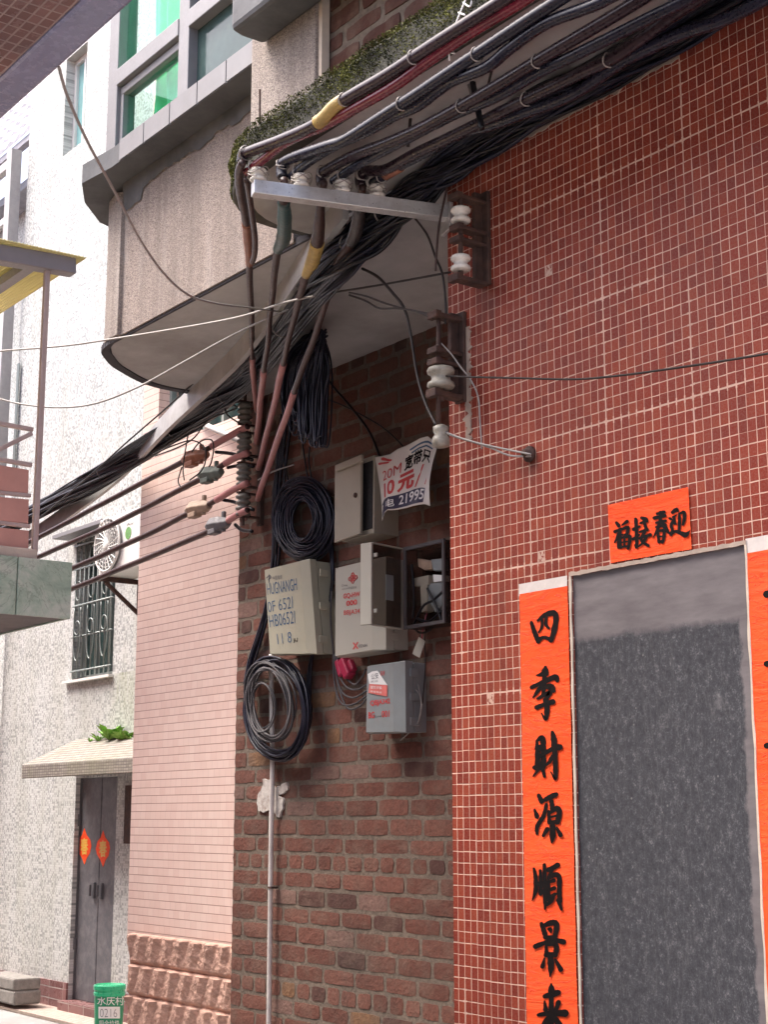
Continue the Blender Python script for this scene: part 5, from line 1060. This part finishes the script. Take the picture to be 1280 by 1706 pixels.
for P in ([(690, 1040), (705, 1010), (722, 1000), (738, 985)], [(695, 1030), (715, 1035), (736, 1018)], [(712, 980), (728, 1012), (736, 1035)], [(686, 940), (690, 990), (688, 1030)]):
    m = MB(); m.tube(pth(P, lambda x, y: PY(x, y, yi - .03), 6), .006, 6); m.build('cable', MT['black'], ob, smooth=True)
# torn flyer
YF = YB - .17
fl = thing('torn_flyer', 'torn white plastic advert with red price, crumpled above the open smoky box', 'flyer', PY(680, 860, YF))
FT = [(624, 762), (636, 760), (650, 757), (663, 748), (676, 743), (688, 737), (700, 730), (713, 727), (724, 736), (728, 747)]
FB = [(637, 868), (641, 854), (646, 850), (658, 850), (668, 848), (678, 846), (688, 843), (698, 841), (708, 840), (717, 843)]
FL = lambda y: Vector((626 + 12 * ((y - 762) / 100), y))
def fxy(u, v):                      # v 0 = top
    i = min(int(u * 9), 8); f_ = u * 9 - i; t = Vector(FT[i]).lerp(Vector(FT[i + 1]), f_); b = Vector(FB[i]).lerp(Vector(FB[i + 1]), f_); p = t.lerp(b, v)
    if u > .85: p.x -= 6 * math.sin(v * math.pi) * (u - .85) / .15
    if u < .2: p.x += 3 * math.sin(v * math.pi) * (.2 - u) / .2
    return p
def fY(u, v): return YF + .012 * math.sin(u * 9 + v * 4) * (.3 + u) - .04 * max(0, u - .82) / .18 + .03 * max(0, .18 - u) / .18 + .008 * mn.noise(Vector((u * 5, v * 5, 1)))
def fcast(u, v, off=0): p = fxy(min(max(u, 0), 1), min(max(v, 0), 1)); return PY(p.x, p.y, fY(u, v) - off)
m = MB(); m.grid(lambda u, v: fcast(u, v), 40, 30); fo_ = m.build('sheet', MT['flyer'], fl, smooth=True, fix=False); so = fo_.modifiers.new('t', 'SOLIDIFY'); so.thickness = .001; so.offset = 0
m = MB(); m.grid(lambda u, v: fcast(.02 + .83 * u, .765 - .02 * u + .22 * v, .0015), 30, 6); m.build('navy_band', MT['navy'], fl, smooth=True, fix=False)
def uv_cast(off): return lambda a, b: fcast(a, b, off)
for body, quad, mt, bd_, off in (('20M', [(.10, .27), (.40, .24), (.40, .41), (.10, .44)], 'ink_red', .0, .002), ('宽带只', [(.45, .18), (.87, .15), (.87, .36), (.45, .41)], 'ink', .03, .002), ('10', [(.11, .49), (.31, .46), (.31, .71), (.11, .74)], 'ink_red', .03, .002), ('元', [(.36, .45), (.64, .42), (.64, .71), (.35, .73)], 'ink_red', .05, .002), ('/', [(.70, .41), (.78, .40), (.74, .71), (.66, .72)], 'ink_red', .02, .002), ('/', [(.86, .38), (.90, .38), (.87, .69), (.83, .69)], 'ink_red', .02, .002), ('电', [(.15, .80), (.32, .79), (.32, .93), (.15, .94)], 'white_print', 0, .0028), ('21995', [(.40, .78), (.84, .76), (.84, .92), (.40, .93)], 'white_print', .015, .0028)):
    lettering(body, quad, uv_cast(off), mt, fl, bold=bd_)
m = MB()
for st in ([(.53, .10, .03), (.85, .06, .03)], [(.56, .16, .025), (.88, .12, .025)]):
    cast_stroke(m, st, lambda a, b: fcast(a, b, .002), 0)
m.build('small_print', MT['ink_blue'], fl, fix=False)
m = MB(); cast_stroke(m, [(.12, .05, .05), (.24, .12, .03)], lambda a, b: fcast(a, b, .002), 0); cast_stroke(m, [(.06, .12, .04), (.2, .14, .03)], lambda a, b: fcast(a, b, .002), .0003); m.build('small_print', MT['ink_red'], fl, fix=False)
# hanging tag, plug, cords
m = sheet([(698, 1061), (708.5, 1068), (699, 1095.5), (687, 1089)], lambda x, y: PY(x, y, YB - .04), .002)
tg_ = tag(m.build('hanging_tag', MT['box_pale']), 'small blank white tag hanging on the bricks below the open smoky box', 'tag')
m = MB(); a = PY(703, 1064, YB - .05); m.tube(smooth_path([a, a + Vector((.01, 0, .05)), a + Vector((.015, .02, .12))], 5), .0025, 5); m.build('string', MT['red_plug'], tg_)
m = MB(); P = [PY(x, y, YB - .05) for x, y in ((566, 1098), (578, 1100), (590, 1124), (577, 1130))]; m.obar(P[0].lerp(P[1], .5), P[2].lerp(P[3], .5), .05, .05); m.obar(PY(563, 1100, YB - .05), PY(570, 1126, YB - .05), .03, .03); m.obar(PY(583, 1100, YB - .04), PY(590, 1118, YB - .04), .03, .03)
tag(m.build('plastic_plug', MT['red_plug'], bevel=.008), 'dark red plastic plug hanging under the pale grey box', 'plug')
cg = thing('grey_cords', 'grey cords looping from the pale box into the small grey box', 'cords', PY(585, 1180, YB - .05))
for P in ([(553, 985), (551, 1030), (555, 1080), (560, 1120), (566, 1150), (580, 1180), (600, 1176), (612, 1162)], [(557, 1090), (562, 1130), (572, 1155), (590, 1162), (612, 1150)], [(559, 1090), (566, 1126), (580, 1146), (597, 1148), (612, 1140)], [(560, 1085), (570, 1120), (590, 1140), (603, 1128), (610, 1115)], [(555, 1090), (558, 1140), (570, 1172), (592, 1172), (614, 1156)]):
    m = MB(); m.tube(pth(P, lambda x, y: PY(x, y, YB - .05), 7), .0048, 7); m.build('cord', MT['grey_cord'], cg, smooth=True)
m = MB(); m.tube(pth([(689, 1145), (698, 1155), (703, 1175), (700, 1195), (695, 1206), (680, 1222), (667, 1233)], lambda x, y: PY(x, y, YB - .06), 7), .0025, 6); m.tube(pth([(690, 1160), (694, 1180), (696, 1204)], lambda x, y: PY(x, y, YB - .05), 7), .0022, 6); m.tube(pth([(697, 1140), (702, 1170), (697, 1203)], lambda x, y: PY(x, y, YB - .055), 7), .0022, 6)
tag(m.build('fibre_wire', MT['wire'], smooth=True), 'thin white wire looping out of the small grey box on its right', 'wire')
m = MB(); m.tube(pth([(712, 1040), (708, 1065), (709, 1110), (706, 1150), (704, 1172)], lambda x, y: PY(x, y, YB - .03), 7), .003, 6); m.tube(pth([(690, 1046), (700, 1054), (716, 1050), (722, 1040)], lambda x, y: PY(x, y, YB - .05), 7), .005, 6)
tag(m.build('hanging_wire', MT['thin_dark'], smooth=True), 'thin black wire hanging down the bricks beside the white tag', 'wire')
# --- wall brackets with spools on the red corner
def bracket(name, label, plate, arms, xplate, yref):
    Xp = PY(xplate, yref, YR).x; m = MB(); zt_ = PY(xplate, plate[0], YR).z; zb_ = PY(xplate, plate[1], YR).z
    m.box(Xp - .03, Xp + .022, YR - .016, YR - .001, zb_, zt_)
    m.box(Xp - .022, Xp - .004, YR - .05, YR - .016, zb_ + .005, zt_ - .005)
    for (xa_, ya_, w__) in arms:
        p = PX(xa_, ya_, Xp); m.box(Xp - .025, Xp + .018, p.y, YR - .016, p.z - w__ / 2, p.z + w__ / 2)
        m.box(Xp - .03, Xp + .022, p.y - .004, p.y + .02, p.z - w__ * .8, p.z + w__ * .8)
    return tag(m.build(name, MT['rust'], bevel=.003), label, 'bracket'), Xp
_, Xp = bracket('wall_bracket', 'dark rusty bracket holding two white spools on the red wall corner', (322, 478), ((757, 326, .014), (759, 378, .014), (759, 398, .012), (757, 462, .016)), 812, 400)
for (cx_, cy_, nm) in ((768, 372, 'upper'), (768, 452, 'lower')): p = PX(cx_, cy_, Xp); spool(p, 1.0, 'porcelain', 'clean white spool, %s of two in the dark bracket on the red wall' % nm, 'white spools on the red corner')
m = MB(); a = PX(768, 470, Xp); b = PX(768, 322, Xp); m.tube([a, b], .008, 8); tag(m.build('bracket_bolt', MT['rust']), 'long rusty bolt through the two white spools on the red corner', 'bolt')
_, Xp = bracket('wall_bracket', 'rusty lower bracket with one dirty insulator on the red wall corner', (522, 672), ((722, 524, .016), (722, 583, .014), (722, 602, .014), (720, 654, .018)), 772, 600)
p = PX(735, 648, Xp); spool(p, 1.38, 'porcelain_dirty', 'dirty grey insulator alone in the lower bracket on the red corner')
rt = thing('insulator_rod', 'thin rod with a stubby grey knob hanging from the lower bracket', 'rod', PX(731, 746, Xp))
m = MB(); m.tube([PX(731, 525, Xp), PX(731, 735, Xp)], .008, 8); m.build('rod', MT['rust'], rt, smooth=True)
m = MB(); m.lathe([(.016, 0), (.03, .006), (.03, .03), (.02, .045), (.026, .055), (.026, .07), (.012, .078)], PX(735, 746, Xp), 18); m.build('knob', MT['porcelain_dirty'], rt, smooth=True)
# --- loose wires
def wire(label, pts, A, B, r, mat, name='wire', cat='wire', wob=.0):
    m = MB(); P = smooth_path([PV(x, y, A, B) for x, y in pts], 9); m.tube(wobble(P, wob, len(label)) if wob else P, r, 6)
    return tag(m.build(name, MT[mat], smooth=True), label, cat)
pO = PZ(100, 118, ZO - .01); pBd = PY(470, 520, 3.4)
wire('slack grey wire dropping from the tiled overhang to the cable bundle', [(98, 112), (112, 160), (145, 235), (190, 318), (235, 402), (275, 458), (315, 492), (360, 506), (415, 513), (470, 520)], pO, pBd, .004, 'wire')
pL = PY(-60, 590, 2.6); pR = PY(560, 490, 3.25)
wire('taut pale wire crossing the rounded balcony end from the left', [(-60, 590), (0, 585), (100, 577), (168, 568), (300, 547), (400, 528), (480, 503), (560, 487)], pL, pR, .0045, 'wire')
wire('sagging pale wire hanging lowest at the awning post', [(-60, 650), (0, 665), (40, 674), (100, 679), (160, 672), (230, 645), (300, 607), (370, 568), (430, 538), (500, 508)], pL, PY(500, 508, 3.4), .0045, 'wire')
wire('thin dark wire slanting across the pink wall above the cable bundle', [(60, 868), (150, 792), (210, 738), (277, 680), (330, 631), (386, 575), (430, 530)], PY(60, 868, 4.3), PY(430, 530, 3.7), .005, 'thin_dark')
wire('thin brown wire sagging across the red tiles above the banner', [(733, 626), (775, 628), (860, 630), (960, 632), (1040, 625), (1100, 617), (1190, 604), (1300, 586)], (-4, YR - .1), (0, YR - .1), .0035, 'thin_dark')
A_, B_2 = PX(735, 716, Xp), PY(885, 757, YR - .03)
wire('upper of two pale wires tied to the hook on the red tiles', [(733, 715), (760, 727), (800, 739), (850, 750), (885, 757)], A_, B_2, .0035, 'wire')
wire('lower slack wire of the two tied to the hook on the red tiles', [(733, 717), (760, 728), (790, 737), (820, 747), (850, 759), (885, 760)], A_, B_2 + Vector((0, .01, 0)), .0035, 'wire')
wire('short pale wire dangling from the lower bracket over the red tiles', [(735, 572), (752, 590), (768, 612), (785, 634), (797, 662), (800, 700), (803, 748)], PX(735, 590, Xp), PY(803, 700, YR - .02), .003, 'wire')
pm = PY(604, 448, 3.2)
wire('black cable curving from the bundle down to the stubby grey knob', [(604, 448), (630, 462), (654, 488), (674, 515), (685, 560), (695, 623), (709, 671), (727, 708)], PY(604, 448, 3.2), PX(731, 708, Xp), .0055, 'thin_dark')
wire('black wire bowing from the steel arm to the red corner', [(690, 362), (712, 392), (726, 429), (738, 460), (743, 511), (742, 540)], PY(690, 364, 3.1), PY(742, 520, 3.12), .004, 'thin_dark')
wire('brown wire hanging straight behind the end of the steel arm', [(748, 300), (738, 345), (731, 382), (727, 430), (726, 452)], PY(748, 303, 3.12), PY(726, 450, 3.10), .004, 'brown_cable')
wire('brown wire stretched level from the bundle to the upper bracket', [(560, 487), (640, 474), (750, 454)], PY(560, 487, 3.2), PY(750, 454, 3.15), .004, 'thin_dark')
wire('upper twisted wire from the bundle to the lower bracket', [(582, 488), (610, 494), (640, 505), (675, 515), (722, 524)], PY(582, 488, 3.2), PX(722, 524, Xp), .004, 'thin_dark')
wire('lower twisted wire looping from the bundle to the lower bracket', [(582, 492), (610, 502), (632, 514), (660, 514), (690, 518), (722, 530)], PY(582, 488, 3.22), PX(722, 530, Xp), .004, 'thin_dark')
wire('thick black cable slanting down the bricks to the torn flyer', [(525, 600), (552, 640), (581, 674), (614, 717), (632, 759), (636, 775)], (XBL, YB - .06), (XRL, YB - .06), .0065, 'black')
wire('thinner black cable slanting to the top edge of the torn flyer', [(538, 663), (565, 673), (590, 685), (625, 704), (650, 722), (674, 746)], (XBL, YB - .05), (XRL, YB - .05), .004, 'black')
wire('grey stick like wire crossing the wall cables below the pink sleeves', [(430, 800), (455, 786), (490, 774)], (XBL, YB - .1), (XRL, YB - .1), .004, 'wire')
# dark loops near the connectors
lw = thing('wire_loops', 'tangled thin dark wires looping around the orange brown connector', 'wires', PY(320, 760, 4.2))
for P in ([(255, 757), (290, 742), (320, 734), (340, 745), (343, 765), (335, 785), (316, 800)], [(258, 760), (300, 744), (325, 728), (345, 702), (375, 688), (395, 680)], [(314, 722), (309, 750), (305, 780), (307, 800)], [(303, 778), (297, 800), (300, 810)], [(320, 752), (335, 735), (352, 733), (356, 748), (352, 770), (348, 778)], [(395, 678), (378, 672), (378, 690), (400, 706)]):
    m = MB(); m.tube(smooth_path([PV(x, y, Vector((RX, YB - .2, 0)), Vector((-14, 4.2, 0))) for x, y in P], 7), .0042, 6); m.build('wire', MT['thin_dark'], lw, smooth=True)
# drops between the upper lines and the bundle
for lab, P, r, mt in (('black cable pair hanging between the upper power lines', [(774, 58), (778, 85), (784, 115), (790, 150), (797, 185), (803, 215)], .010, 'black'), ('thin pale rod standing behind the upper power lines', [(766, 72), (768, 100), (778, 135), (787, 165)], .004, 'wire'), ('thin black wire slanting up behind the upper power lines', [(700, 150), (712, 120), (724, 96), (735, 70)], .005, 'thin_dark'), ('thin black wire at the right among the upper power lines', [(813, 145), (830, 80), (848, 40), (862, 5)], .0045, 'thin_dark'), ('black wire hanging below the second power line', [(680, 245), (684, 200), (688, 175)], .006, 'thin_dark')):
    wire(lab, P, (-5, 2.85), (-1, 2.85), r, mt)
ws = thing('white_string', 'knotted white string caught on the topmost power line', 'string', PY(760, 60, 2.55))
for P in ([(776, 0), (768, 20), (760, 40)], [(772, 5), (783, 12), (786, 2)], [(764, 22), (775, 26)], [(745, 86), (757, 90)], [(748, 84), (749, 102)], [(752, 86), (746, 92)]):
    m = MB(); m.tube(pth(P, lambda x, y: PY(x, y, 2.55), 4), .0026, 5); m.build('strand', MT['white_print'], ws)
m = MB(); p = PY(433, 210, 2.72); q2 = PY(433, 150, 2.72); m.tube([Vector((p.x, p.y, ZST - .02)), p, q2], .0045, 6); tag(m.build('steel_rod', MT['rust']), 'thin rusty rod standing up from the mossy slab edge', 'rod')
# --- air conditioner on the white wall
ya = 6.02; a = PY(163, 962, ya); b = PY(163, 868, ya); xr = PY(238, 900, ya).x + .15
ac = thing('air_conditioner', 'white outdoor air conditioner with round fan grille fixed on the white mosaic wall', 'air conditioner', ((a.x + xr) / 2, ya, a.z))
m = MB(); m.box(a.x, xr, ya, YW - .06, a.z, b.z); m.build('casing', MT['ac_white'], ac, bevel=.012)
fc = PY(183, 908, ya); fr = .235
m = MB(); m.lathe([(fr, 0), (fr + .008, .006), (fr, .012)], fc + Vector((0, -.002, 0)), 32, ax=(0, -1, 0)); m.build('fan_opening', MT['ac_dark'], ac)
m = MB()
for r in (fr, fr * .85, fr * .7, fr * .55, fr * .4, fr * .26): m.tube([fc + Vector((r * math.cos(t), -.03, r * math.sin(t))) for t in [k * math.pi / 20 for k in range(40)]], .0045 if r < fr else .011, 6, closed=True)
for k in range(22):
    t0 = k / 22 * 2 * math.pi; m.tube(smooth_path([fc + Vector((r * math.cos(t0 + q), -.034, r * math.sin(t0 + q))) for r, q in ((.04, 0), (.11, .28), (.18, .42), (fr, .48))], 4), .006, 5)
m.lathe([(.05, 0), (.05, .016), (.035, .024)], fc + Vector((0, -.025, 0)), 18, ax=(0, -1, 0)); m.build('fan_grille', MT['ac_white'], ac, smooth=True)
m = MB(); p = PY(214, 888, ya); m.lathe([(.055, 0), (.055, .003)], p, 18, ax=(0, -1, 0)); m.build('sticker', MT['sticker_green'], ac)
lettering('Air', [(211, 872), (223, 869), (223, 873), (211, 876)], lambda x, y: PY(x, y, ya - .002), 'ink_grey', ac)
m = MB(); zb_ = a.z
for xx in (a.x + .1,):
    m.box(xx - .02, xx + .02, ya - .06, YW - .03, zb_ - .045, zb_ - .004); m.box(xx - .02, xx + .02, YW - .03, YW - .001, zb_ - .32, zb_ - .004); m.obar((xx, ya + .02, zb_ - .045), (xx, YW - .03, zb_ - .30), .03, .03)
tag(m.build('steel_bracket', MT['rust']), 'dark triangular steel bracket under the white air conditioner', 'bracket')
# --- door papers on the far double door
for k, (x, y, lab) in enumerate(((140.5, 1409, 'red diamond paper with gold writing on the left leaf of the far door'), (171.5, 1413, 'red diamond paper with gold writing on the right leaf of the far door'))):
    yd = YW + .0575; cD = lambda x_, y_, q=yd: PY(x_, y_, q)
    t = thing('door_diamond', lab, 'door paper', cD(x, y + 30), 'red papers on the far double door')
    P = [(x, y - 30), (x + 4, y - 18), (x + 10, y - 10), (x + 11.5, y), (x + 9, y + 12), (x + 4, y + 20), (x, y + 31), (x - 4, y + 20), (x - 10, y + 10), (x - 12, y), (x - 9, y - 12), (x - 4, y - 18)]
    sheet(P, cD, .002).build('paper', MT['paper'], t)
    cE = lambda x_, y_, q=yd - .002: PY(x_, y_, q)
    lettering('春', [(x - 6.5, y - 13), (x + 6.5, y - 14), (x + 6.5, y + 14), (x - 6.5, y + 15)], cE, 'gold', t, bold=.03)
# --- weeds on the far canopy
def weed(px_, py_, n, size, lab, seed):
    R3_ = random.Random(seed); base = PY(px_, py_, 6.30); t = thing('weed', lab, 'weed', base, 'weeds on the far door canopy'); m = MB(); ms = MB()
    for k in range(n):
        az = R3_.uniform(0, 6.28); ln = size * R3_.uniform(.5, 1.1); up = R3_.uniform(.3, 1); d_ = Vector((math.cos(az), math.sin(az) * .6, up)).normalized(); s_ = d_.cross(Vector((0, 0, 1))).normalized()
        tip = base + d_ * ln + Vector((0, 0, -.25 * ln)); mid_ = base + d_ * ln * .55; wd = ln * R3_.uniform(.10, .2)
        m.add([base, mid_ + s_ * wd, tip, mid_ - s_ * wd], [(0, 1, 2), (0, 2, 3)])
        if k % 3 == 0: ms.tube([base, mid_], .003, 4)
    m.build('leaves', MT['leaf'], t, fix=False); ms.build('stems', MT['leaf'], t)
weed(181, 1232, 26, .24, 'tallest leafy green weed in the middle of the far canopy top', 1); weed(207, 1234, 30, .20, 'pale spreading weed at the right end of the far canopy beside pink tiles', 2); weed(165, 1234, 12, .13, 'low weed left of the tallest one on the far canopy', 3); weed(150, 1236, 8, .08, 'tiny weed sprig, leftmost on the far canopy', 4)
# --- bin, stones
yb_ = 5.35; lt = PY(183, 1640, yb_); rad = 26.2 * dep(lt) / FPX
bn = thing('waste_bin', 'round green plastic bin with lid and white number label by the pink house', 'bin', (lt.x, lt.y, 0.004))
H_ = lt.z
m = MB(); m.lathe([(rad * .80, 0), (rad * .82, .01), (rad * .95, H_ - .06), (rad * .95, H_ - .05)], (lt.x, lt.y, .004), 32); m.build('body', MT['bin'], bn, smooth=False)
m = MB(); m.lathe([(rad * .97, -.075), (rad * 1.0, -.07), (rad * 1.0, -.05), (rad * .965, -.046), (rad * .965, -.034), (rad * 1.02, -.03), (rad * 1.02, -.004), (rad * .98, .004), (rad * .9, .004), (rad * .86, -.004), (.01, .006)], (lt.x, lt.y, H_), 36); m.build('lid', MT['bin_lid'], bn, bevel=.002)
def bin_cast(x, y, off=.002):
    r = ray(x, y); C0 = Vector((lt.x, lt.y)); R2_ = rad * .95 + off; o2 = Vector((EYE.x, EYE.y)) - C0; d2 = Vector((r.x, r.y)); A2 = d2.dot(d2); B2 = 2 * o2.dot(d2); C2 = o2.dot(o2) - R2_ * R2_; D = max(B2 * B2 - 4 * A2 * C2, 0)
    return EYE + r * ((-B2 - math.sqrt(D)) / (2 * A2))
lettering('水庆村', [(162, 1659), (206.5, 1659), (206.5, 1674), (162, 1674)], bin_cast, 'white_print', bn, bold=.005)
m = MB(); m.grid(lambda u, v: bin_cast(164 + 36 * u, 1696 - 19.5 * v, .0015), 12, 2); m.build('number_label', MT['white_print'], bn, fix=False)
lettering('0216', [(166.5, 1680), (195, 1680), (195, 1694), (166.5, 1694)], lambda x, y: bin_cast(x, y, .003), 'ink_grey', bn, bold=-.02)
lettering('厨余垃圾', [(165, 1699), (199, 1699), (199, 1711), (165, 1711)], bin_cast, 'white_print', bn)
for (y0, y1, lab, nm) in ((1651, 1675, 'rough stone block on the ground, lower of two at the picture edge', 1), (1628, 1649, 'rough stone block stacked on another at the left picture edge', 2)):
    a = PY(22, y1, 5.98); z0 = max(.03, PY(22, y1, 5.98).z) if nm == 1 else zt_prev; h = (PY(22, y0, 5.98).z - PY(22, y1, 5.98).z)
    m = MB(); m.box(a.x - .75, a.x, 5.98, 6.25, z0 + .001, z0 + h); zt_prev = z0 + h
    tag(m.build('stone_block', MT['block'], bevel=.018), lab, 'stone block', 'stone blocks at the left edge')
